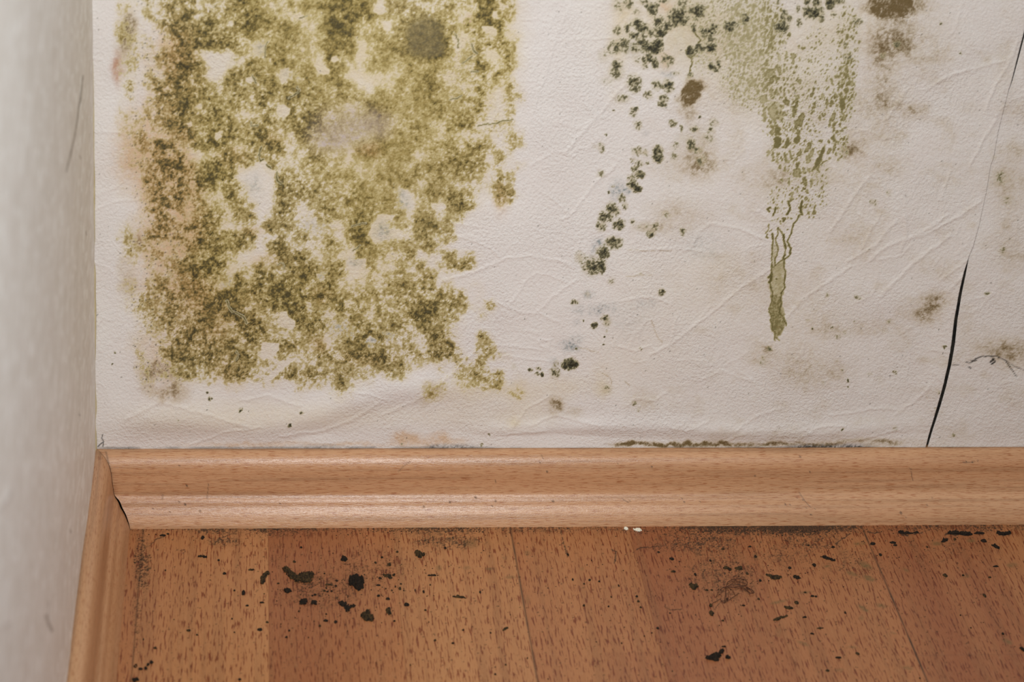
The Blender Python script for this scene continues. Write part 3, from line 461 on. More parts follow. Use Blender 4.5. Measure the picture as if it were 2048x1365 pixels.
class Mat:
    def __init__(s, name, rough=.6, spec=.5):
        s.m = bpy.data.materials.new(name); s.m.use_nodes = True
        s.t = s.m.node_tree; s.N = s.t.nodes; s.L = s.t.links
        s.b = s.N['Principled BSDF']; s.b.inputs['Roughness'].default_value = rough
        s.b.inputs['Specular IOR Level'].default_value = spec
        s.x = 0
    def node(s, t, **k):
        n = s.N.new(t)
        for a, v in k.items(): setattr(n, a, v)
        return n
    def put(s, sock, v):
        if hasattr(v, 'is_output') or isinstance(v, bpy.types.NodeSocket): s.L.new(v, sock)
        else: sock.default_value = v
    def attr(s, a):
        n = s.node('ShaderNodeAttribute'); n.attribute_name = a; return n.outputs['Fac']
    def math(s, op, a, b=0.0, c=0.0, clamp=False):
        n = s.node('ShaderNodeMath', operation=op, use_clamp=clamp)
        s.put(n.inputs[0], a); s.put(n.inputs[1], b); s.put(n.inputs[2], c); return n.outputs[0]
    def mix(s, fac, a, b, mode='MIX'):
        n = s.node('ShaderNodeMix', data_type='RGBA', blend_type=mode); n.clamp_factor = True
        s.put(n.inputs['Factor'], fac); s.put(n.inputs[6], a); s.put(n.inputs[7], b); return n.outputs[2]
    def ramp(s, fac, stops, interp='LINEAR'):
        n = s.node('ShaderNodeValToRGB'); r = n.color_ramp; r.interpolation = interp
        while len(r.elements) < len(stops): r.elements.new(.5)
        for e, (p, c) in zip(r.elements, stops): e.position = p; e.color = c
        s.put(n.inputs[0], fac); return n.outputs[0]
    def step(s, x, a, b):
        n = s.node('ShaderNodeMapRange', interpolation_type='SMOOTHSTEP')
        s.put(n.inputs[0], x); n.inputs[1].default_value = a; n.inputs[2].default_value = b
        n.inputs[3].default_value = 0; n.inputs[4].default_value = 1; return n.outputs[0]
    def coords(s, scale=(1, 1, 1), uv=None, rot=(0, 0, 0)):
        if uv: c = s.node('ShaderNodeUVMap'); c.uv_map = uv; o = c.outputs[0]
        else: c = s.node('ShaderNodeTexCoord'); o = c.outputs['Object']
        mp = s.node('ShaderNodeMapping'); mp.inputs['Scale'].default_value = scale; mp.inputs['Rotation'].default_value = rot
        s.L.new(o, mp.inputs[0]); return mp.outputs[0]
    def noise(s, vec, scale=1, detail=2, rough=.5, out=0):
        n = s.node('ShaderNodeTexNoise'); n.inputs['Scale'].default_value = scale
        n.inputs['Detail'].default_value = detail; n.inputs['Roughness'].default_value = rough
        s.L.new(vec, n.inputs['Vector']); return n.outputs[out]
    def bump(s, h, dist, strength=1, normal=None):
        n = s.node('ShaderNodeBump'); n.inputs['Strength'].default_value = strength; n.inputs['Distance'].default_value = dist
        s.put(n.inputs['Height'], h)
        if normal: s.L.new(normal, n.inputs['Normal'])
        s.L.new(n.outputs[0], s.b.inputs['Normal']); return n.outputs[0]
    def base(s, c): s.put(s.b.inputs['Base Color'], c)

# ---------------------------------------------------------------- materials
def paper_material():
    M = Mat('mouldy_embossed_wallpaper', .62, .35)
    co = M.coords()
    nf = M.math('SUBTRACT', M.noise(co, 1500, 2), .5)
    nm = M.noise(co, 60, 3)
    A = {k: M.attr(k) for k in ('growth', 'halo', 'colony', 'drips', 'haze', 'pin', 'thread', 's_b', 's_g', 's_m', 's_u', 's_y', 's_o', 's_r')}
    c = M.mix(nm, s2l(PAPER[0]), s2l(PAPER[1]))
    mul = lambda a, k: M.math('MULTIPLY', a, k)
    c = M.mix(mul(A['s_y'], .75), c, s2l((243, 230, 190)), 'MULTIPLY')
    c = M.mix(mul(A['s_o'], .8), c, s2l((236, 204, 166)), 'MULTIPLY')
    c = M.mix(mul(A['s_r'], .8), c, s2l((214, 166, 140)), 'MULTIPLY')
    c = M.mix(M.math('MULTIPLY', A['s_b'], 1.5, clamp=True), c, s2l((220, 207, 180)), 'MULTIPLY')
    c = M.mix(M.step(A['s_b'], .32, 1.0), c, s2l((150, 138, 106)), 'MULTIPLY')
    c = M.mix(mul(A['s_m'], .7), c, s2l((184, 168, 168)))
    c = M.mix(mul(A['s_u'], .8), c, s2l((158, 172, 176)), 'MULTIPLY')
    t = M.math('ADD', A['growth'], M.math('MULTIPLY', nf, M.math('MULTIPLY', A['growth'], .5, clamp=True)), clamp=True)
    g1 = M.ramp(t, [(0, s2l((224, 212, 182))), (.25, s2l((202, 187, 145))), (.5, s2l((167, 148, 99))), (.75, s2l((124, 108, 63))), (1, s2l((74, 68, 42)))])
    g2 = M.ramp(t, [(0, s2l((222, 200, 172))), (.25, s2l((204, 174, 134))), (.5, s2l((168, 128, 74))), (.75, s2l((112, 94, 52))), (1, s2l((62, 54, 34)))])
    g3 = M.ramp(t, [(0, s2l((214, 202, 160))), (.25, s2l((200, 182, 120))), (.5, s2l((168, 148, 78))), (.75, s2l((124, 108, 50))), (1, s2l((80, 70, 36)))])
    g = M.mix(M.math('MULTIPLY', A['s_y'], .55, clamp=True), g1, g3)
    g = M.mix(M.math('MULTIPLY', A['s_o'], .6, clamp=True), g, g2)
    c = M.mix(M.step(t, .02, .3), c, g)
    c = M.mix(mul(A['s_m'], .45), c, s2l((184, 168, 168)))
    c = M.mix(mul(A['s_g'], .62), c, s2l((124, 112, 80)))
    c = M.mix(mul(A['haze'], .65), c, s2l((168, 156, 104)))
    c = M.mix(mul(A['halo'], .72), c, s2l((190, 175, 136)))
    dr = M.math('MULTIPLY', A['drips'], 1.2, clamp=True)
    c = M.mix(M.step(dr, .02, .28), c, M.ramp(dr, [(0, s2l((212, 203, 184))), (.35, s2l((188, 177, 140))), (.7, s2l((146, 135, 90))), (1, s2l((104, 96, 54)))]))
    k = M.math('ADD', A['colony'], M.math('MULTIPLY', nf, M.math('MULTIPLY', A['colony'], .9, clamp=True)), clamp=True)
    gc = M.ramp(k, [(0, s2l((194, 186, 154))), (.35, s2l((150, 142, 108))), (.65, s2l((100, 95, 70))), (1, s2l((48, 47, 34)))])
    c = M.mix(M.step(k, .02, .42), c, gc)
    c = M.mix(A['pin'], c, s2l((74, 70, 50)))
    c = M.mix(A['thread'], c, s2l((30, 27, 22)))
    M.base(c)
    # embossed grain of the paper
    grain = M.noise(co, 620, 3, .6)
    fine = M.noise(co, 1300, 1, .5)
    patch = M.step(M.noise(co, 22, 2), .35, .7)
    h = M.math('ADD', M.math('MULTIPLY', grain, M.math('ADD', .55, M.math('MULTIPLY', patch, .5))), M.math('MULTIPLY', fine, .14))
    M.bump(h, .0009, 1)
    return M.m

PAPER = ((233, 228, 223), (226, 217, 212))

def beech_material(name, light, dark, uvname, fl=(150, 1500, 1), st=(6, 260, 1), rough=.3, dirt=True, floor=False):
    """printed beech foil: fine dark flecks and soft streaks running along x of the given coordinates"""
    M = Mat(name, rough, .5)
    co = M.coords(uv=uvname) if uvname else M.coords()
    def mp(sc):
        n = M.node('ShaderNodeMapping'); n.inputs['Scale'].default_value = sc; M.L.new(co, n.inputs[0]); return n.outputs[0]
    streak = M.noise(mp(st), 1, 4, .6)
    wide = M.noise(mp((st[0]*.35, st[1]*.18, 1)), 1, 3)
    fleck = M.noise(mp(fl), 1, 2, .6)
    c = M.mix(M.step(wide, .3, .7), s2l(light), s2l(dark))
    if floor:
        tone = M.attr('tone'); c = M.mix(tone, c, s2l((152, 90, 54)))
        c = M.mix(M.math('MULTIPLY', M.attr('pale'), .6), c, s2l((192, 138, 90)))
    k = .5 if not floor else .45
    c = M.mix(M.math('MULTIPLY', M.step(streak, .44, .70), k), c, s2l(tuple(x*.78 for x in dark)))
    c = M.mix(M.math('MULTIPLY', M.step(fleck, .53, .64), 1.0 if floor else .85), c, s2l((178, 126, 90) if floor else (206, 170, 142)), 'MULTIPLY')
    fine = M.noise(mp((fl[0]*2.2, fl[1]*2, 1)), 1, 1)
    c = M.mix(M.math('MULTIPLY', M.step(fine, .5, .75), .16), c, s2l((200, 156, 116)))
    d = M.attr('dirt')
    grit = M.noise(mp((1400, 1400, 1)), 1, 2) 
    dd = M.math('ADD', d, M.math('MULTIPLY', M.math('SUBTRACT', grit, .5), M.math('MULTIPLY', d, 1.2)), clamp=True)
    c = M.mix(dd, c, s2l((52, 37, 22)))
    if floor:
        c = M.mix(M.attr('smear'), c, s2l((112, 88, 50)))
        c = M.mix(M.attr('seam'), c, s2l((52, 36, 26)))
    M.base(c)
    M.put(M.b.inputs['Roughness'], M.math('ADD', rough, M.math('MULTIPLY', dd, .4)))
    h = M.math('SUBTRACT', 0, fleck)
    M.bump(M.math('ADD', h, M.math('MULTIPLY', M.noise(mp((900, 2600, 1)), 1, 1), .5 if not floor else .25)), .00011, 1)
    return M.m

def plain(name, c, rough=.8, c2=None, sc=900, bump=0):
    M = Mat(name, rough, .3)
    co = M.coords()
    n = M.noise(co, sc, 3)
    M.base(M.mix(M.step(n, .35, .65), s2l(c), s2l(c2 or c)))
    if bump: M.bump(n, bump)
    return M.m

MAT_PAPER = paper_material()
MAT_PLASTER = plain('seam_shade_plaster', (58, 52, 44), .95, (30, 27, 24), 200, .0004)  # mouldy plaster, darkened so the open seam between sheets reads as deep shade
MAT_SKIRT = beech_material('beech_foil_skirting', (210, 162, 122), (192, 140, 99), 'run', fl=(150, 2300, 1), rough=.31)
MAT_FLOOR = beech_material('beech_laminate', (186, 127, 80), (174, 114, 68), 'run', fl=(95, 1000, 1), st=(4, 170, 1), rough=.42, floor=True)
MAT_SOIL = plain('dark_soil', (44, 32, 20), .9, (20, 14, 9), 1200, .0003)
MAT_MOSS = plain('mossy_dirt', (74, 56, 30), .9, (34, 24, 13), 900, .0003)
MAT_CHIP = plain('plaster_chip', (236, 230, 210), .8)
MAT_VEIN = plain('dried_vein', (86, 52, 34), .7)
MAT_FLAKE = plain('wood_flake', (176, 120, 82), .6, (120, 76, 48), 700)
MAT_CAULK = plain('yellowed_sealant', (206, 192, 152), .5, (190, 174, 128), 120)

# ---------------------------------------------------------------- room shell
LEAN = .0158
def lean(z): return LEAN*z
# floor: fine where it is seen, plain beyond
xs = np.concatenate([np.linspace(-.02, .545, 1130), np.linspace(.56, 2.4, 40)])
ys = np.concatenate([np.linspace(.004, -.19, 390), np.linspace(-.2, -2.2, 60)])
X, Y = np.meshgrid(xs, ys)
V = np.stack([X.ravel(), Y.ravel(), np.zeros(X.size)], 1)
fu, fv = survey_of(V)
x = V[:, 0]; y = V[:, 1]
near = (y > -.195) & (x < .55)
EDG = np.array([-.18, -.110, -.042, .0262, .0945, .163, .2283, .2945, .361, .4268, .4935, .560, .627, .694, .761, .828, .895, .962, 1.03, 1.1, 1.17, 1.24, 1.31, 1.38, 1.45, 1.52, 1.59, 1.66, 1.73, 1.8, 1.87, 1.94, 2.0, 2.1, 2.2, 2.3, 2.5])
TONE = [0, .1, .2, .12, .56, .12, .22, .58, .32, .46, .3] + [(.15 + .5*((7*i) % 5)/5) for i in range(30)]
PALE = [0, 0, 0, .25, 0, .4, .05, 0, .05, 0, .1] + [0]*30
TONE = [min(1, t*1.45) for t in TONE]; PALE = [p*1.6 for p in PALE]
si = np.clip(np.searchsorted(EDG, x)-1, 0, len(EDG)-2)
off = _TAB[0][3, si & 255]
joint = -.155 - .8*off
tone = np.array(TONE)[si]; pale = np.array(PALE)[si]
tone = tone + .10*(y < joint)
tone = np.where((si == 6) & (y < -.1525) & (x > .266), tone+.22, tone)
# soft lengthwise bands inside each strip
band = fbm(x*38 + 5*off, y*1.3 + si*3.7, 2, 4)
tone = np.clip(tone + .75*(band-.5), 0, 1)
tone = np.where(si == 4, np.clip(tone - .45*sst(.118, .16, x), 0, 1), tone)
dark_streak = np.exp(-((x-.452-.18*(-y-.02)*0)/.006)**2)*.35 + np.exp(-((x-.476)/.004)**2)*.3
tone = np.clip(tone + dark_streak*sst(-.02, -.06, y)*(x > .43), 0, 1)
seam = np.zeros(x.shape)
for sx_, a in ((.0262, .55), (.2283, .85), (.4268, .9), (.627, .8), (.828, .8)):
    br = .45 + .9*vnoise(y*90, y*0+sx_*50, 3)
    seam = np.maximum(seam, a*np.exp(-((x-sx_)/.00048)**2)*br)
seam = np.maximum(seam, .22*np.exp(-((y-joint)/.0004)**2))
# dirt: dusty band below the skirting, clouds, and specks
d = np.zeros(x.shape)
b1 = np.exp(-np.clip(fv-1058, 0, 400)/13.)*(.35+.9*fbm(fu/60, fv/40, 2, 3))
amp = .45 + .7*sst(1280, 1500, fu)*sst(1750, 1650, fu) + .3*sst(300, 480, fu)*sst(700, 560, fu) + .3*sst(720, 850, fu)*sst(1000, 940, fu) + .25*np.exp(-((fu-1140)/20)**2)
d = np.maximum(d, 1.05*b1*amp)
for (cx, cy, rx, ry, s) in ((640, 1180, 130, 60, .34), (740, 1140, 120, 70, .3), (560, 1110, 60, 50, .22), (1450, 1150, 130, 80, .36), (1400, 1085, 140, 40, .42), (1620, 1085, 120, 30, .36), (1330, 1090, 70, 30, .34), (1560, 1110, 140, 60, .3), (1700, 1130, 150, 60, .24), (285, 1130, 26, 90, .5), (275, 1240, 18, 100, .28), (1450, 1180, 60, 60, .3), (1900, 1090, 160, 40, .25), (1300, 1200, 120, 60, .16), (450, 1085, 50, 14, .5), (900, 1085, 110, 24, .45), (1850, 1120, 200, 60, .18), (1230, 1180, 120, 60, .12), (1280, 1060, 60, 20, .3)):
    q = np.hypot((fu-cx)/rx, (fv-cy)/ry); d = np.maximum(d, s*sst(1.25, .1, q)*(.5+fbm(fu/20, fv/14, 4, 3)))
e1, e2, ide = worley(fu/7.0, fv/5.2, 3)
sp = sst(.05, -.03, e1-.42*ide*np.clip(d*2.6, 0, 1))*(ide < .30+1.3*d)
e1, e2, ide = worley(fu/3.4+50, fv/2.6, 5)
sp2 = sst(.06, -.04, e1-.45*ide*np.clip(d*3.0, 0, 1))*(ide < .16+1.3*d)
gr = unif(.5*fbm(fu/5, fv/3.5, 6, 3)+.5*vnoise(fu/2, fv/1.6, 1))
dirt = np.clip(.75*np.clip((d*1.3-gr*1.0)*1.6+.08, 0, 1)*sst(.08, .3, d) + .72*sp*sst(.03, .12, d) + .5*sp2*sst(.03, .12, d) + .16*d, 0, .93)
e1, e2, ide = worley(fu/19+5, fv/14, 2)
dirt = np.maximum(dirt, .6*sst(.03, -.02, e1-.10*ide)*(ide > .5))
# short crack lines: (half width, points)
for hw, P in ((1.2, '1122,1061 1125,1082 1131,1098 1135,1112'), (1.0, '1222,1098 1232,1104 1230,1122 1228,1128'), (.9, '1272,1100 1284,1096 1318,1094'), (1.6, '1560,1065 1640,1066'), (1.3, '1672,1088 1684,1078 1700,1070'), (1.5, '1735,1064 1758,1066'), (1.4, '1796,1067 1812,1070 1830,1067 1845,1068'), (2.2, '1892,1068 1910,1069 1925,1070 1940,1068'), (1.5, '1950,1067 1965,1068'), (2.2, '1994,1068 2006,1070 2020,1069'), (1.0, '430,1088 448,1074 470,1066'), (1.2, '1545,1060 1500,1062'), (.9, '300,1090 315,1078 330,1072'), (.8, '1330,1215 1345,1222 1362,1220'), (.8, '1430,1218 1442,1206 1452,1200')):
    q = [tuple(float(k) for k in a.split(',')) for a in P.split()]
    dm = np.full(x.shape, 1e9)
    for i in range(len(q)-1): dm = np.minimum(dm, segd(fu+2.5*(gr-.5), fv+2.5*(vnoise(fu/5, fv/5, 5)-.5)*2, *q[i], *q[i+1]))
    dirt = np.maximum(dirt, .85*sst(hw+.8, hw-.6, dm))
smear = np.zeros(x.shape)
for (cx, cy, rx, ry, ln, s) in ((960, 745, 40, 18, .4, .6), (890, 790, 34, 12, .3, .5), (980, 815, 34, 15, .3, .6), (1045, 960, 32, 12, .2, .45), (950, 975, 34, 14, .5, .6), (630, 1160, 34, 10, .3, .45), (505, 940, 50, 9, -.2, .5), (1740, 745, 32, 14, 0, .45), (1715, 1150, 28, 14, .3, .5), (760, 750, 24, 8, -.2, .5), (930, 630, 34, 10, 0, .5), (1340, 630, 34, 12, 0, .5), (1520, 615, 24, 10, 0, .5), (1175, 770, 20, 10, .4, .4), (640, 890, 40, 8, -.1, .4), (820, 1300, 30, 10, 0, .4), (1185, 1290, 30, 12, .2, .45), (500, 1100, 20, 30, 0, .25), (380, 700, 14, 18, 0, .45), (1500, 800, 24, 14, 0, .35), (940, 1025, 16, 14, 0, .35), (890, 1180, 30, 6, .1, .4), (1110, 1105, 20, 6, .2, .4)):
    cx = 1368+cx/2.65; cy = 850+cy/2.65; rx /= 2.65; ry /= 2.65
    q = np.hypot((fu-cx)/rx, (fv-cy-ln*(fu-cx))/ry); smear = np.maximum(smear, min(1, 1.35*s)*sst(1.4, .3, q)*(.45+.9*gr))
for (cx, cy, rx, ry, s) in ((845, 810, 26, 8, .5), (740, 765, 26, 7, .5), (940, 680, 20, 14, .4), (820, 708, 12, 9, .5), (860, 808, 20, 9, .4), (940, 930, 14, 30, .3), (620, 760, 20, 10, .5), (470, 760, 16, 16, .5), (1230, 765, 14, 10, .35), (1400, 860, 20, 10, .3), (640, 630, 40, 26, .4)):
    cx = 700+cx/2.65; cy = 850+cy/2.65; rx /= 2.65; ry /= 2.65
    q = np.hypot((fu-cx)/rx, (fv-cy)/ry); smear = np.maximum(smear, s*sst(1.5, .2, q)*(.55+.9*gr))
dirt = np.where(near, dirt, 0); smear = np.where(near, smear, 0)
# grain runs away from the wall; each strip has its own stretch of print
uv = np.stack([V[:, 1] + 3.1*off*10, V[:, 0] + off*2], 1)
me = np_mesh('floor', V, grid_faces(len(ys), len(xs), True), dict(tone=tone, pale=pale, seam=seam, dirt=dirt, smear=smear), uv=uv)
floor = tag(link('floor', me, MAT_FLOOR), kind='structure')

# plaster behind the paper
def box_mesh(name, lo, hi):
    (a, b, c), (d_, e, f_) = lo, hi
    V = np.array([(a, b, c), (d_, b, c), (d_, e, c), (a, e, c), (a, b, f_), (d_, b, f_), (d_, e, f_), (a, e, f_)])
    F = np.array([(0, 3, 2, 1), (4, 5, 6, 7), (0, 1, 5, 4), (1, 2, 6, 5), (2, 3, 7, 6), (3, 0, 4, 7)])
    return np_mesh(name, V, F, smooth=False)
tag(link('wall_back', box_mesh('wall_back', (-.1, .0036, -.02), (2.4, .1, 2.4)), MAT_PLASTER), kind='structure')

# ---------------------------------------------------------------- wallpaper sheets
EDGE = [(-60, 2058), (0, 2053), (55, 2048), (110, 2035), (161, 2022), (180, 2016), (264, 1996), (315, 1987), (330, 1981), (385, 1972), (447, 1958), (491, 1945), (512, 1936), (545, 1925), (589, 1915), (640, 1906), (684, 1901), (728, 1894), (772, 1884), (813, 1873), (857, 1860), (893, 1851), (930, 1842)]
GAP = [(-60, 4.5), (60, 4.2), (120, 3.2), (170, 1.8), (195, -.6), (230, -3), (490, -3), (508, .2), (545, 6.0), (611, 7.5), (692, 8.6), (740, 8.0), (805, 7.6), (846, 6.5), (893, 4.6), (930, 4)]
def edge_x(z):
    v = np.interp(z, *zip(*sorted((on_plane(ex, ev, 1, 0.0)[2], ev) for ev, ex in EDGE)))
    pts = sorted((on_plane(ex, ev, 1, 0.0)[2], on_plane(ex, ev, 1, 0.0)[0]) for ev, ex in EDGE)
    return np.interp(z, [p[0] for p in pts], [p[1] for p in pts]), v
zs = np.concatenate([np.linspace(.0335, .300, 470), np.linspace(.3012, .42, 110), np.linspace(.43, 2.3, 110)])
xe, ve = edge_x(zs)
gap = np.interp(ve, [g[0] for g in GAP], [g[1] for g in GAP])/3.62/1000
def sheet(name, x0, x1, nfine, coarse=None, base=.0009, under=None):
    t = np.linspace(0, 1, nfine)
    X = x0[:, None] + (x1-x0)[:, None]*t[None]
    if coarse is not None: X = np.concatenate([X, np.repeat(coarse[None], len(zs), 0)], 1)
    Z = np.repeat(zs[:, None], X.shape[1], 1)
    P = np.stack([X.ravel(), np.zeros(X.size), Z.ravel()], 1)
    u, v = survey_of(P)
    F = survey(u, v)
    h = relief(u, v)
    h += .10*F['growth'] + .10*F['drips'] + .12*(F['colony'] > .3)
    return X, Z, u, v, F, h
ATT = ('growth', 'halo', 'colony', 'drips', 'haze', 'pin', 'thread', 's_b', 's_g', 's_m', 's_u', 's_y', 's_o', 's_r')
def build_sheet(name, X, Z, F, yy, label, edge_cols=()):
    nr, nc = X.shape
    V = np.stack([X.ravel(), yy.ravel(), Z.ravel()], 1)
    A = {k: F[k] for k in ATT}
    faces = grid_faces(nr, nc)
    # turned cut edges (paper thickness)
    for col, sgn in edge_cols:
        ids = np.arange(nr)*nc + col
        n0 = len(V)
        E = V[ids].copy(); E[:, 1] += .00045; E[:, 0] += -sgn*.00012
        V = np.concatenate([V, E]); A = {k: np.concatenate([a, a[ids]]) for k, a in A.items()}
        n1 = n0 + np.arange(nr)
        f = np.stack([ids[:-1], n1[:-1], n1[1:], ids[1:]], 1)
        faces = np.concatenate([faces, f if sgn > 0 else f[:, ::-1]])
    me = np_mesh(name, V, faces, A)
    o = link(name, me, MAT_PAPER)
    return tag(o, label, 'wallpaper')
# first sheet, corner to the open seam
X, Z, u, v, F, h = sheet('wallpaper_sheet', lean(zs)-.0006, xe, 960)
de = (xe[:, None]-X)*1000
lift = (.9*np.exp(-(de/9.)**2)*(np.interp(ve, [0, 150, 500, 560, 700, 850, 930], [.9, .6, .25, .9, 1.3, .8, .2]))[:, None])
yy = -(np.clip(h.reshape(X.shape) + 1.2, .25, None) + lift)/1000
zt = np.clip((Z-.044)/.010, 0, 1)
yy = yy*(zt*.55+.45) if False else np.where(Z < .0415, np.maximum(yy, -.0009), yy)
build_sheet('wallpaper_sheet', X, Z, F, yy, 'large cream embossed wallpaper sheet covered in green and black mould, left of the open seam', ((X.shape[1]-1, 1),))
# second sheet, right of the seam
X, Z, u, v, F, h = sheet('wallpaper_sheet', xe+gap, np.full(len(zs), .545), 90, np.linspace(.55, 1.07, 40))
wide_ = (u < 2120)
for k in ('pin', 'colony', 'growth', 'halo'): F[k] = F[k]*wide_
yy = -(np.clip(h.reshape(X.shape)*.7 + .9, .2, 1.6))/1000
yy = np.where(Z < .0415, np.maximum(yy, -.0009), yy)
yy[:, 0:3] = np.where((gap < 0)[:, None], np.maximum(yy[:, 0:3], -.0010), yy[:, 0:3])
build_sheet('wallpaper_sheet', X, Z, F, yy, 'narrow cream wallpaper sheet with a black thread of mould, right of the open seam', ((0, -1),))

# ---------------------------------------------------------------- left wall (same leaning plane, softly uneven)
ysl = -np.concatenate([np.linspace(0, .012, 16), np.linspace(.0135, .62, 330), np.linspace(.64, 2.2, 50)])
zsl = np.concatenate([np.linspace(-.002, .42, 420), np.linspace(.43, 2.3, 90)])
Yl, Zl = np.meshgrid(ysl, zsl)
yl = Yl.ravel(); zl = Zl.ravel()
xl = lean(zl) - .0011*sst(-.05, -.13, yl) + .0012*(fbm(yl*9, zl*9, 2, 3)-.5) + .00035*(fbm(yl*60, zl*60, 5, 2)-.5)
xl -= .0012*sst(0, -.03, yl)*0
P = np.stack([xl, yl, zl], 1)
lu, lv = survey_of(P)
mark = np.zeros(lu.shape)
for hw, a, t in ((1.2, .75, '166,152 163,180 160,200 155,235 150,270 141,310 133,343'), (2.0, .6, '162,185 160,205'), (3.0, .55, '92,1232 98,1250 104,1262'), (1.5, .3, '98,1205 96,1235'), (1.0, .35, '160,312 162,318'), (2.2, .3, '24,985 12,1005 -5,1020'), (1.6, .3, '18,1245 8,1255 -6,1262'), (1.0, .5, '158,828 160,832'), (1.0, .4, '172,463 173,470'), (1.5, .4, '140,1060 142,1066')):
    q = [tuple(float(k) for k in p.split(',')) for p in t.split()]
    dm = np.full(lu.shape, 1e9)
    for i in range(len(q)-1): dm = np.minimum(dm, segd(lu+1.2*(vnoise(zl*900, yl*200, 3)-.5), lv, *q[i], *q[i+1]))
    mark = np.maximum(mark, a*sst(hw+1.2, hw-.8, dm)*(.5+.7*vnoise(zl*700, yl*300, 2)))
crease_l = np.zeros(lu.shape)
for t in ('24,930 22,985 8,1010 -8,1024', '26,1200 18,1245 -6,1260', '30,1150 26,1200'):
    q = [tuple(float(k) for k in p.split(',')) for p in t.split()]
    for i in range(len(q)-1): crease_l = np.maximum(crease_l, np.exp(-(segd(lu, lv, *q[i], *q[i+1])/5.0)**2))
P[:, 0] += .0002*crease_l
aged = np.exp(-((yl+.0)/.012)**2)
me = np_mesh('wall_left', P, grid_faces(len(zsl), len(ysl)), dict(mark=mark, aged=aged))
M = Mat('brushed_white_paint', .55, .4)
co = M.coords((1, .15, .28))
n1 = M.noise(co, 300, 3, .6); n2 = M.noise(co, 520, 2, .6); n3 = M.noise(M.coords((1, 1, .5)), 26, 3)
c = M.mix(M.step(n1, .3, .7), s2l((232, 228, 222)), s2l((244, 241, 237)))
c = M.mix(M.math('MULTIPLY', M.step(n2, .54, .62), .95), c, s2l((255, 255, 253)))
c = M.mix(M.math('MULTIPLY', M.step(n3, .5, .8), .35), c, s2l((222, 214, 208)))
c = M.mix(M.math('MULTIPLY', M.attr('aged'), .35), c, s2l((206, 192, 156)))
c = M.mix(M.attr('mark'), c, s2l((92, 76, 62)))
M.base(c)
M.bump(M.math('ADD', n1, M.math('MULTIPLY', n2, .6)), .0005, .9)
tag(link('wall_left', me, M.m), kind='structure')
# sealant line in the corner
nz = 200; zz = np.linspace(.040, .33, nz)
ring = [(-.0006, -.0003), (.0001, -.0012), (.0006, -.0016), (.0010, -.0013), (.0012, -.0003)]
V = []; 
for k, z in enumerate(zz):
    wv = .55 + .75*float(vnoise(np.array(z*90), np.array(2.0), 3))
    for (dx, dy) in ring: V.append((lean(z)-.0009+dx*wv, -.0006+dy*wv*1.1, z))
F4 = [(k*5+j, k*5+j+1, (k+1)*5+j+1, (k+1)*5+j) for k in range(nz-1) for j in range(4)]
tag(link('trim_1', np_mesh('trim_1', np.array(V), np.array(F4)), MAT_CAULK), kind='structure')

# ---------------------------------------------------------------- skirting boards
PROF = [(-.0030, .0397), (-.0008, .0400), (.0008, .0399), (.0024, .0393), (.0044, .0380), (.0062, .0363), (.0074, .0343), (.0082, .0320), (.0088, .0292), (.0091, .0262), (.0094, .0232), (.0097, .0204), (.0100, .0178), (.0104, .0161), (.0112, .0149), (.0122, .0139), (.0129, .0127), (.0134, .0113), (.0140, .0101), (.0148, .0091), (.0157, .0079), (.0166, .0062), (.0175, .0042), (.0182, .0024), (.0187, .0010), (.0189, 0.0)]
def densify(P, n):
    P = np.array(P); s = np.concatenate([[0], np.cumsum(np.hypot(*np.diff(P, axis=0).T))])
    t = np.linspace(0, s[-1], n); return np.stack([np.interp(t, s, P[:, 0]), np.interp(t, s, P[:, 1])], 1), t
PR, PS = densify(PROF, 80)
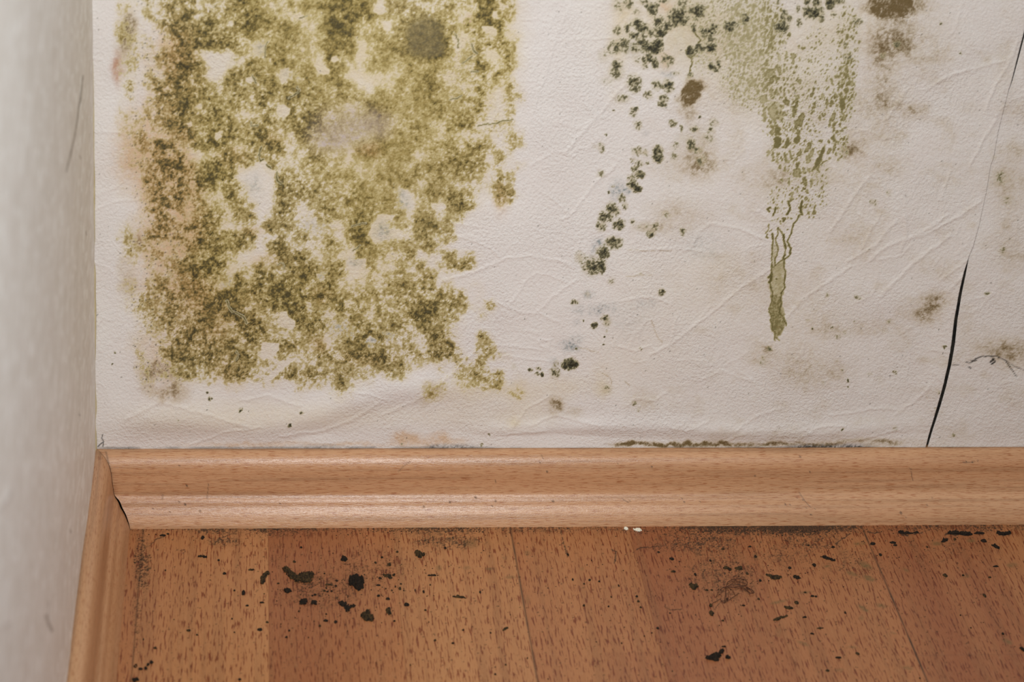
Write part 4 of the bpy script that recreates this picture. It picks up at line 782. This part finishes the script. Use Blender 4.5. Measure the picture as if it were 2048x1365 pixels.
# soften the polyline
for _ in range(1): PR[1:-1] = .25*PR[:-2]+.5*PR[1:-1]+.25*PR[2:]
def skirting(name, along, length):
    """along 0: runs in x on the back wall; 1: runs in -y on the left wall. Mitred at the corner."""
    tl = np.concatenate([np.linspace(0, .56, 1100 if along == 0 else 700), np.linspace(.58, length, 30)])
    n = len(PR)
    D = PR[:, 0]; H = PR[:, 1]
    open_ = np.interp(H, [0, .001, .005, .010, .0145, .0165, .04], [.0001, .0002, .0006, .0010, .0010, .0002, .0001])
    st = D + (open_ if along == 0 else 0)
    T = st[None, :] + tl[:, None]*(1-0)             # every profile line starts on the mitre
    Dm = np.repeat(D[None], len(tl), 0); Hm = np.repeat(H[None], len(tl), 0)
    if along == 0: V = np.stack([T.ravel(), -Dm.ravel(), Hm.ravel()], 1)
    else:
        V = np.stack([Dm.ravel(), -T.ravel(), Hm.ravel()], 1)
    u, v = survey_of(V)
    uv = np.stack([T.ravel()+along*3.3, np.repeat(PS[None], len(tl), 0).ravel()+along*.7], 1)
    g = fbm(u/14, v/6, 3, 3)
    d = np.zeros(u.shape)
    # grime where paper meets board, darker towards the mitre
    d = np.maximum(d, .55*np.exp(-np.clip(Dm.ravel()-.0005, 0, 1)/.0010)*(.3+1.1*fbm(u/50, v*0, 5, 3)))
    d = np.maximum(d, .5*np.exp(-np.hypot(u-200, (v-903)*.8)/9)*g*1.6)
    d = np.maximum(d, .35*np.exp(-(T.ravel()-Dm.ravel())/.0009)*(.3+g))
    if along == 0:
        for (cx, cy, r) in ((359,932,2), (374,972,2.2), (358,1005,2), (370,1010,2.4), (306,1018,1.8), (340,1024,1.8), (400,1023,2), (383,893,1.4), (951,995,2.6), (848,1014,2), (900,1005,2), (1094,944,2.2), (1080,926,1.6), (984,1013,1.6), (991,1003,2.2), (1106,1003,2.4), (847,1015,1.4), (1303,934,2), (1620,944,1.8), (1600,914,1.8), (1510,952,2), (1802,1026,2.4), (1812,1035,1.2), (1854,1011,2), (1864,996,1.4), (1606,1000,1.6), (1580,1010,1.6), (1612,1016,1.5), (1622,1030,1.8), (1630,1018,1.3), (1594,996,1.2), (1571,1009,1.6), (560,1008,1.5), (560,940,1.1), (640,1020,1), (700,960,.9), (1400,1004,1.4), (1364,998,1.8), (1368,1005,1.6), (1236,928,1.2), (1945,925,2), (1932,924,1.5), (1955,922,1.6)):
            q = np.hypot((u-cx), (v-cy)*1.1)+1.2*(vnoise(u/2, v/2, 1)-.5)
            d = np.maximum(d, .8*sst(r+.6, r-.8, q))
        for hw, t in ((.8, '326,990 324,1000'), (.5, '417,968 414,1000'), (.5, '820,924 808,932 797,944'), (.6, '1822,942 1824,955 1826,962'), (.8, '1800,1026 1803,1030'), (.6, '1818,937 1824,940'), (.7, '990,960 992,966'), (.5, '1083,910 1087,920'), (1.2, '212,905 218,930 222,950 224,985'), (.8, '1926,926 1950,924'), (.6, '1245,999 1256,1005 1260,1002'), (.5, '1598,985 1610,1003 1620,1014')):
            q = [tuple(float(k) for k in p.split(',')) for p in t.split()]
            for i in range(len(q)-1): d = np.maximum(d, .6*sst(hw+.9, hw-.5, segd(u, v, *q[i], *q[i+1])))
    F = grid_faces(len(tl), n, along == 1)
    me = np_mesh(name, V, F, dict(dirt=np.clip(d, 0, .9)), uv=uv)
    # mitre faces
    return tag(link(name, me, MAT_SKIRT), kind='structure')
skirting('baseboard_back', 0, 2.3)
skirting('baseboard_left', 1, 2.1)
# ---------------------------------------------------------------- crumbs and flakes on the floor
def crumb(name, blobs, h, mat, label, cat, group=None, hole=0, seed=0):
    """blobs: (u, v, ru, rv, turn) in survey units on the floor. One closed lumpy mesh standing on z = 0"""
    W = []
    for (bu, bv, ru, rv, tn) in blobs:
        p = on_plane(bu, bv, 2, 0.0)
        W.append((p[0], p[1], ru*.000275, rv*.00046, tn))
    x0 = min(w_[0]-1.5*max(w_[2], w_[3]) for w_ in W); x1 = max(w_[0]+1.5*max(w_[2], w_[3]) for w_ in W)
    y0 = min(w_[1]-1.5*max(w_[2], w_[3]) for w_ in W); y1 = max(w_[1]+1.5*max(w_[2], w_[3]) for w_ in W)
    st = max(.00014, min((x1-x0), (y1-y0))/70)
    nx = int((x1-x0)/st)+2; ny = int((y1-y0)/st)+2
    gx, gy = np.meshgrid(x0+st*np.arange(nx), y0+st*np.arange(ny))
    f = np.full(gx.shape, -9.)
    for (cx, cy, rx, ry, tn) in W:
        ax = gx-cx; ay = gy-cy
        # turn is given as seen in the survey, so undo the foreshortening first
        k = rx/max(ry, 1e-9) if False else .6
        bx = ax*math.cos(tn)-ay*k*math.sin(tn); by = (ax*math.sin(tn)+ay*k*math.cos(tn))/k
        f = np.maximum(f, 1-(bx/rx)**2-(by/ry)**2)
    wv = fbm(gx*1300+seed*3.1, gy*900+seed, seed % 5, 3)
    f = f + (wv-.5)*2.1*(1 if len(W) > 1 or max(W[0][2], W[0][3]) > .0015 else .7)
    if hole: f = np.where(np.hypot(gx-W[0][0], (gy-W[0][1])*.6) < W[0][2]*hole, -1, f)
    inside = f > 0
    z = h*np.sqrt(np.clip(f, 0, 1))*(.45+.9*fbm(gx*1500+seed, gy*1100, (seed+2) % 5, 2))
    quad = inside[:-1, :-1] | inside[1:, :-1] | inside[:-1, 1:] | inside[1:, 1:]
    quad &= (f[:-1, :-1] > -.25) & (f[1:, :-1] > -.25) & (f[:-1, 1:] > -.25) & (f[1:, 1:] > -.25)
    if quad.sum() < 4: return None
    jj, ii = np.nonzero(quad)
    idx = np.stack([jj*nx+ii, jj*nx+ii+1, (jj+1)*nx+ii+1, (jj+1)*nx+ii], 1)
    used, inv = np.unique(idx, return_inverse=True); inv = inv.reshape(idx.shape)
    cx, cy = W[0][0], W[0][1]
    top = np.stack([gx.ravel()[used]-cx, gy.ravel()[used]-cy, z.ravel()[used]+.00002], 1)
    bot = top.copy(); bot[:, 2] = 0
    n = len(used)
    # side walls along the outline
    ed = {}
    for q in inv:
        for a, b in ((q[0], q[1]), (q[1], q[2]), (q[2], q[3]), (q[3], q[0])):
            if (b, a) in ed: del ed[(b, a)]
            else: ed[(a, b)] = 1
    side = np.array([(b, a, a+n, b+n) for a, b in ed]) if ed else np.zeros((0, 4), int)
    F = np.concatenate([inv, inv[:, ::-1]+n, side])
    o = link(name, np_mesh(name, np.concatenate([top, bot]), F), mat)
    o.location = (cx, cy, 0)
    tag(o, label, cat, group)
    return o

S4 = lambda t, ox: [(ox+float(a.split(',')[0])/2.65, 850+float(a.split(',')[1])/2.65, float(a.split(',')[2])/2.65, float(a.split(',')[3])/2.65, float(a.split(',')[4]) if a.count(',') > 3 else 0) for a in t.split()]
NAMED = [
 (130, 'dirt_clump', '1175,775,24,16,.6 1200,802,26,17,.5 1232,818,24,18 1262,808,26,20 1296,800,24,20 1264,826,22,16 1290,826,18,12', .0022, 'moss', 'long lumpy dark brown dirt clump, the biggest one, left of the round black clump', 'dirt'),
 (130, 'dirt_clump', '1545,838,36,34 1528,835,24,24 1560,862,20,18 1570,830,16,16 1515,845,14,10', .0032, 'soil', 'round black dirt clump right of the long brown clump', 'dirt'),
 (130, 'dirt_clump', '1048,822,12,22 1058,800,14,18 1072,788,12,14 1045,840,8,8', .0010, 'moss', 'small upright smear of brown dirt on the joint between light and reddish strips', 'dirt'),
 (130, 'dirt_clump', '1180,882,17,12 1168,878,8,8', .0013, 'soil', 'small dark dirt pellet just below the long brown clump', 'dirt'),
 (130, 'dirt_clump', '1264,942,19,14 1252,948,10,9 1276,934,9,8', .0014, 'soil', 'dark dirt pellet, left one of a pair below the long brown clump', 'dirt'),
 (130, 'dirt_clump', '1318,943,16,11 1328,950,8,6', .0012, 'soil', 'dark dirt pellet, right one of a pair below the long brown clump', 'dirt'),
 (130, 'dirt_clump', '1478,955,22,14,.2 1496,975,15,18 1520,965,16,7,-.4 1465,945,12,8', .0012, 'soil', 'ragged forked dirt crumb below the round black clump', 'dirt'),
 (130, 'dirt_clump', '1480,712,14,16,-.5 1470,718,8,8', .0014, 'soil', 'dark oval pellet near the skirting above the round black clump', 'dirt'),
 (130, 'splinter', '729,699,26,5 742,702,14,6', .0009, 'soil', 'thin dark splinter on the light strip near the left corner', 'splinter'),
 (130, 'wood_flake', '625,673,14,13', .0005, 'flake', 'small pale ring shaped flake near the left corner', 'flake'),
 (130, 'dirt_clump', '374,1354,15,8 366,1358,8,8', .0014, 'soil', 'dark crumb at the bottom edge beside the left skirting board', 'dirt'),
 (130, 'dirt_clump', '374,1282,9,9 400,1297,10,5 428,1293,7,8 440,1275,8,5,-.6 458,1262,9,7', .0009, 'soil', 'string of small dark crumbs beside the left skirting board', 'dirt'),
 (130, 'dirt_clump', '945,893,9,12', .0011, 'soil', 'small black pellet on the light strip left of the reddish strip', 'dirt'),
 (130, 'dirt_clump', '1033,1088,12,8', .0010, 'soil', 'small black pellet left of the reddish strip, low in the picture', 'dirt'),
 (700, 'dirt_clump', '362,686,20,18 382,692,14,8 372,700,12,10 350,680,10,8', .0016, 'moss', 'brown crumb with a tail, near the skirting right of the round black clump', 'dirt'),
 (700, 'dirt_clump', '207,742,11,10', .0011, 'moss', 'small round brown pellet above the tiny crumb group right of the round black clump', 'dirt'),
 (700, 'dirt_clump', '200,800,24,10 215,812,12,8 230,798,10,6', .0007, 'moss', 'flat brown crumb, topmost of the group right of the round black clump', 'dirt'),
 (700, 'dirt_clump', '92,1020,30,22,.4 110,1032,16,14 78,1010,14,12 96,1000,10,18', .0020, 'moss', 'mossy fuzzy brown clump, lowest of the left group', 'dirt'),
 (700, 'dirt_clump', '203,988,13,18 210,1000,9,10', .0012, 'moss', 'upright brown pellet right of the mossy clump', 'dirt'),
 (700, 'dirt_clump', '300,957,12,8', .0012, 'soil', 'small black pellet, rightmost of the left group', 'dirt'),
 (700, 'splinter', '580,915,34,6,.1 572,910,12,7', .0008, 'moss', 'thin brown splinter in the middle of the light strip', 'splinter'),
 (700, 'splinter', '820,1085,14,6,-.6 832,1078,9,5', .0007, 'moss', 'tiny curved splinter low on the light strip, left of the dark board seam', 'splinter'),
 (700, 'plaster_chip', '1463,552,11,8', .0012, 'chip', 'small white plaster chip against the skirting, left one of two', 'chip'),
 (700, 'plaster_chip', '1524,558,20,8,.2', .0012, 'chip', 'oval white plaster chip against the skirting, right one of two', 'chip'),
 (1368, 'splinter', '765,712,34,6,.35 745,704,14,8,.3 790,720,14,6', .0011, 'soil', 'slanting black splinter left of the right hand board seam, near the skirting', 'splinter'),
 (1368, 'dirt_clump', '690,745,10,10', .0010, 'soil', 'small black pellet just below the slanting black splinter', 'dirt'),
 (1368, 'wood_flake', '460,802,24,8,.3 490,810,26,12 478,814,18,10', .0010, 'moss', 'flat brown flake shaped like a leaf, above the slender pale smears', 'flake'),
 (1368, 'dirt_clump', '600,812,16,10 590,808,10,8', .0012, 'soil', 'dark crumb right of the flat brown flake', 'dirt'),
 (1368, 'dirt_clump', '48,860,16,16 38,850,10,8 66,856,10,8', .0014, 'moss', 'dark crumb left of the dried leaf skeleton', 'dirt'),
 (1368, 'dirt_clump', '228,762,20,8,.2 245,768,8,7', .0009, 'moss', 'thin dark crumb, left one of two above the dried leaf skeleton', 'dirt'),
 (1368, 'dirt_clump', '290,764,20,10 300,758,10,8', .0007, 'moss', 'brown crumb, right one of two above the dried leaf skeleton', 'dirt'),
 (1368, 'dirt_clump', '556,972,22,8,.1', .0010, 'moss', 'thin oval brown crumb below the flat brown flake', 'dirt'),
 (1368, 'wood_flake', '492,1032,24,8,-.25 520,1022,20,7,-.3 540,1016,14,5,-.3', .0008, 'moss', 'long slanting brown flake, lower one in the middle of the right hand dirt', 'flake'),
 (1368, 'dirt_clump', '595,945,12,10', .0009, 'moss', 'small brown pellet above the thin oval crumb', 'dirt'),
 (1368, 'dirt_clump', '145,1000,12,14 140,962,8,8', .0012, 'moss', 'small dark pellet below the tip of the dried leaf skeleton', 'dirt'),
 (1368, 'dirt_clump', '145,1238,26,14 172,1228,22,12 165,1244,16,12 200,1206,20,8,-.4 232,1238,12,6', .0018, 'soil', 'ragged black clump with a raised tail, lowest in the right half', 'dirt'),
 (1368, 'dirt_clump', '1385,612,16,10 1375,620,14,6', .0010, 'soil', 'dark crumb just below the black rubble line at the skirting', 'dirt'),
 (1368, 'dirt_clump', '1000,632,14,8', .0010, 'soil', 'small dark crumb left of the right hand board seam, near the skirting', 'dirt'),
 (1368, 'dirt_clump', '1655,648,20,11,.5', .0013, 'soil', 'dark slanting crumb, rightmost one below the skirting', 'dirt'),
 (1368, 'dirt_clump', '1588,618,16,8', .0011, 'soil', 'dark crumb between the rubble line and the rightmost slanting crumb', 'dirt'),
 (1368, 'dirt_clump', '1385,801,12,11', .0009, 'moss', 'small olive crumb right of the right hand board seam', 'dirt'),
 (1368, 'dirt_clump', '1448,578,60,5 1430,574,30,5 1500,584,26,7 1480,580,30,6', .0016, 'soil', 'longest piece of the black rubble line at the foot of the skirting', 'dirt'),
 (1368, 'dirt_clump', '1562,577,26,4.5', .0012, 'soil', 'short middle piece of the black rubble line at the skirting', 'dirt'),
 (1368, 'dirt_clump', '1692,581,30,7 1720,576,16,5 1670,576,16,5', .0016, 'soil', 'rightmost piece of the black rubble line at the skirting', 'dirt'),
 (1368, 'dirt_clump', '1178,577,32,4 1150,570,14,5 1228,573,14,4', .0012, 'soil', 'left piece of the black rubble line at the skirting', 'dirt'),
 (1368, 'dirt_clump', '1790,1190,9,9 1798,1196,6,9', .0011, 'soil', 'black crumb cut by the right edge of the picture', 'dirt'),
]
MM = dict(soil=MAT_SOIL, moss=MAT_MOSS, chip=MAT_CHIP, flake=MAT_FLAKE)
for i, (ox, nm_, t, h, mk, lab, cat) in enumerate(NAMED):
    crumb(nm_, S4(t, ox), h, MM[mk], lab, cat, hole=.55 if 'ring' in lab else 0, seed=i*3+1)

# small specks that nothing tells apart, by the place where they lie
SPECKS = [
 (130, 'tiny dark speck among clumps on left reddish strip', 'specks on the left reddish strip',
  '1072,1048,9,7 1382,1040,14,8 1172,1128,8,6 1350,1068,8,6 1434,1046,10,10 1325,903,8,6 1375,882,8,6 1392,886,7,6 1412,884,7,6 1400,850,24,4 1436,856,8,6 1440,828,8,6 1130,842,8,5 1188,1094,6,5 1375,790,6,5 1216,728,10,6 1252,652,8,6 1455,945,7,6 1290,1130,4,4 1310,908,6,6 1385,868,6,5 1350,820,5,4 1500,910,5,4 1385,1005,6,5 1240,990,6,6'),
 (130, 'tiny dark speck on light strip by left corner', 'specks on the leftmost light strip',
  '898,880,6,6 965,960,10,6 987,770,18,6 815,720,8,6 532,773,5,5 478,1185,10,7 845,790,12,8 925,1352,10,6 885,1030,5,5 898,1102,5,4 415,1140,4,6 655,1092,12,8 1045,945,14,4 520,588,18,6 545,580,8,5 730,600,10,14 700,1115,8,5'),
 (700, 'tiny dark speck right of the round black clump', 'specks right of the round black clump',
  '135,732,8,7 160,815,10,6 150,852,14,6 265,870,8,10 150,908,10,8 200,925,14,8 12,965,18,8 270,845,6,6 190,870,4,5 222,880,5,5 390,886,6,10 345,880,4,10 250,675,8,6 170,705,8,5 440,800,30,5 180,795,6,5 285,880,5,5 240,860,5,5 400,985,8,4 235,1042,7,5'),
 (700, 'tiny dark speck on light strip mid floor', 'specks on the middle light strip',
  '505,655,8,8 450,1145,8,6 770,1325,7,6 690,890,6,9 320,1275,5,5 745,1105,5,5 825,1275,5,4 425,850,5,5 600,1090,6,5 545,1160,8,5 1050,1350,4,4 940,1240,4,4'),
 (700, 'tiny dark speck right of the middle board seam', 'specks right of the middle board seam',
  '1240,960,7,6 1440,1160,5,5 1180,822,6,8 1270,825,7,7 1240,845,6,6 1320,832,6,6 1425,855,6,8 1385,915,6,5 1370,965,6,5 1705,712,14,10 1712,780,18,6 1635,676,8,6 1520,912,9,7 1528,938,9,6 1695,1000,5,5 1600,1105,6,4 1560,1122,4,4 1708,1308,4,4 1155,690,6,9 1540,970,7,5 1630,1080,8,8 1280,720,4,4'),
 (1368, 'tiny dark speck in dirt around dried leaf skeleton', 'specks around the dried leaf skeleton',
  '335,790,9,9 560,760,11,9 404,828,8,8 395,925,8,6 638,1022,14,5 228,925,6,6 148,878,8,5 60,795,8,12 140,722,6,8 205,660,12,5 380,700,10,9 350,648,12,4 120,878,10,6 240,770,5,5 680,910,12,6 640,890,10,5 700,912,8,6 660,640,7,5 720,1080,20,5 680,1110,12,4 210,1178,14,4 205,1040,8,5 315,960,10,4 855,998,6,8'),
 (1368, 'tiny dark speck on right hand end of floor', 'specks on the right end of the floor',
  '1435,608,8,8 1520,1078,5,5 1655,752,18,6 1592,906,9,14 1040,690,10,10 1108,626,20,9 920,1215,12,9 820,1236,18,6 1465,1012,5,4 1290,650,6,5 1120,640,12,5 790,650,14,6 1620,810,10,5 1690,1110,8,8 1250,1345,5,5 760,1305,14,7 1480,800,8,5'),
]
n_ = 200
ORD = ('leftmost second third fourth fifth sixth seventh eighth ninth tenth eleventh twelfth thirteenth fourteenth fifteenth sixteenth seventeenth eighteenth nineteenth twentieth '
       'twenty-first twenty-second twenty-third twenty-fourth twenty-fifth twenty-sixth').split()
for ox, lab, grp, t in SPECKS:
    made = []
    for b in S4(t, ox):
        n_ += 1
        o = crumb('dirt_speck', [b[:2] + (b[2]*.84, b[3]*.82, 0)], .0007, MAT_SOIL if n_ % 3 else MAT_MOSS, lab, 'dirt', grp, seed=n_)
        if o: made.append((b[0], o))
    for k, (_, o) in enumerate(sorted(made, key=lambda q: q[0])):
        o['label'] = lab + (', the leftmost one' if k == 0 else ', the rightmost one' if k == len(made)-1 else ', ' + ORD[k] + ' from left')

# fine grit nobody could count
rg = np.random.RandomState(3)
Vg = []; Fg = []
def grain_at(px, py, r, h):
    b = len(Vg); k = 6; a0 = rg.rand()*6
    for i in range(k):
        a = a0+i*2*math.pi/k; q = r*(.6+.6*rg.rand()); Vg.append((px+q*math.cos(a), py+q*1.3*math.sin(a), 0.0))
    Vg.append((px, py, h))
    for i in range(k): Fg.append((b+i, b+(i+1) % k, b+k, b+k))
ZON = [(640, 1175, 120, 60, 210), (740, 1150, 120, 70, 170), (1440, 1160, 130, 80, 200), (1600, 1100, 160, 60, 200), (480, 1070, 120, 10, 60), (800, 1064, 200, 9, 140), (1400, 1062, 250, 8, 160), (1650, 1064, 160, 9, 140), (1820, 1100, 180, 40, 110), (285, 1120, 22, 70, 60), (1100, 1150, 300, 130, 90), (1340, 1085, 60, 20, 60), (900, 1240, 500, 120, 90), (1500, 1280, 400, 80, 60)]
for (cx, cy, sx2, sy2, n) in ZON:
    for _ in range(n):
        pu = cx+sx2*.6*rg.randn(); pv = cy+sy2*.6*rg.randn()
        p = on_plane(pu, max(pv, 1060+4*rg.rand()), 2, 0.0)
        if p[0] < .022 or p[0] > .54 or p[1] > -.0197 or p[1] < -.19: continue
        r = .00016+.00032*rg.rand()**2.5
        grain_at(p[0], p[1], r, r*.9)
Vg = np.array(Vg); Fg = np.array(Fg)
me = bpy.data.meshes.new('floor_grit')
me.from_pydata([tuple(v) for v in Vg], [], [tuple(f[:3]) for f in Fg]); me.update()
tag(link('floor_grit', me, MAT_SOIL), 'fine dark grit scattered over the laminate and along the skirting', 'grit', kind='stuff')

# dried leaf skeleton
cu = bpy.data.curves.new('leaf_skeleton', 'CURVE'); cu.dimensions = '3D'; cu.bevel_depth = .00013; cu.bevel_resolution = 1
def vein(t, arch=.0016, thick=1.0):
    pts = [tuple(float(k) for k in a.split(',')) for a in t.split()]
    fine_ = []
    for i in range(len(pts)-1):
        for k in range(5): fine_.append((pts[i][0]+(pts[i+1][0]-pts[i][0])*k/5, pts[i][1]+(pts[i+1][1]-pts[i][1])*k/5))
    fine_.append(pts[-1])
    sp = cu.splines.new('POLY'); sp.points.add(len(fine_)-1)
    for i, (a, b) in enumerate(fine_):
        tt = i/(len(fine_)-1)
        p = on_plane(1368+a/2.65, 850+b/2.65, 2, 0.0)
        sp.points[i].co = (p[0], p[1], .00018+arch*math.sin(math.pi*tt)*.6, 1); sp.points[i].radius = thick
for t, a, k in (('222,862 220,900 214,948', .0004, 1.8), ('214,948 240,935 268,915 290,895', .001, 1.2), ('222,862 240,872 258,885 270,905', .0008, 1), ('214,948 232,925 240,890 222,862', .0006, 1), ('222,862 205,870 185,888 168,918', .001, 1.2), ('168,918 190,905 210,880 222,862', .0006, .8),
              ('222,862 232,838 258,828 290,826 320,832 336,848 330,862 300,866 262,866 222,862', .002, 1.6), ('222,862 260,850 300,846 334,848', .002, 1), ('222,862 270,858 330,858', .0016, .8), ('232,845 262,836 300,836', .0014, .8),
              ('330,862 345,872 362,885 372,898 352,902 338,890 320,872 300,866', .0014, 1.6), ('330,866 350,884 368,898', .001, 1), ('270,866 300,876 330,886 350,900', .001, .8),
              ('262,840 280,820 292,800', .001, 1), ('290,826 300,815 318,812 330,828', .001, .8), ('214,948 190,930 150,952 145,965', .0006, 1.2), ('280,826 285,848 280,866', .0008, .7), ('310,830 312,850 306,866', .0008, .7)):
    vein(t, a, k)
lf = bpy.data.objects.new('leaf_skeleton', cu); COLL.objects.link(lf); cu.materials.append(MAT_VEIN)
bpy.context.view_layer.update()
dg = bpy.context.evaluated_depsgraph_get()
me = bpy.data.meshes.new_from_object(lf.evaluated_get(dg)); bpy.data.objects.remove(lf)
me.materials.clear()
lf = link('leaf_skeleton', me, MAT_VEIN)
tag(lf, 'thin brown dried leaf skeleton lying on the laminate, right of centre', 'leaf')
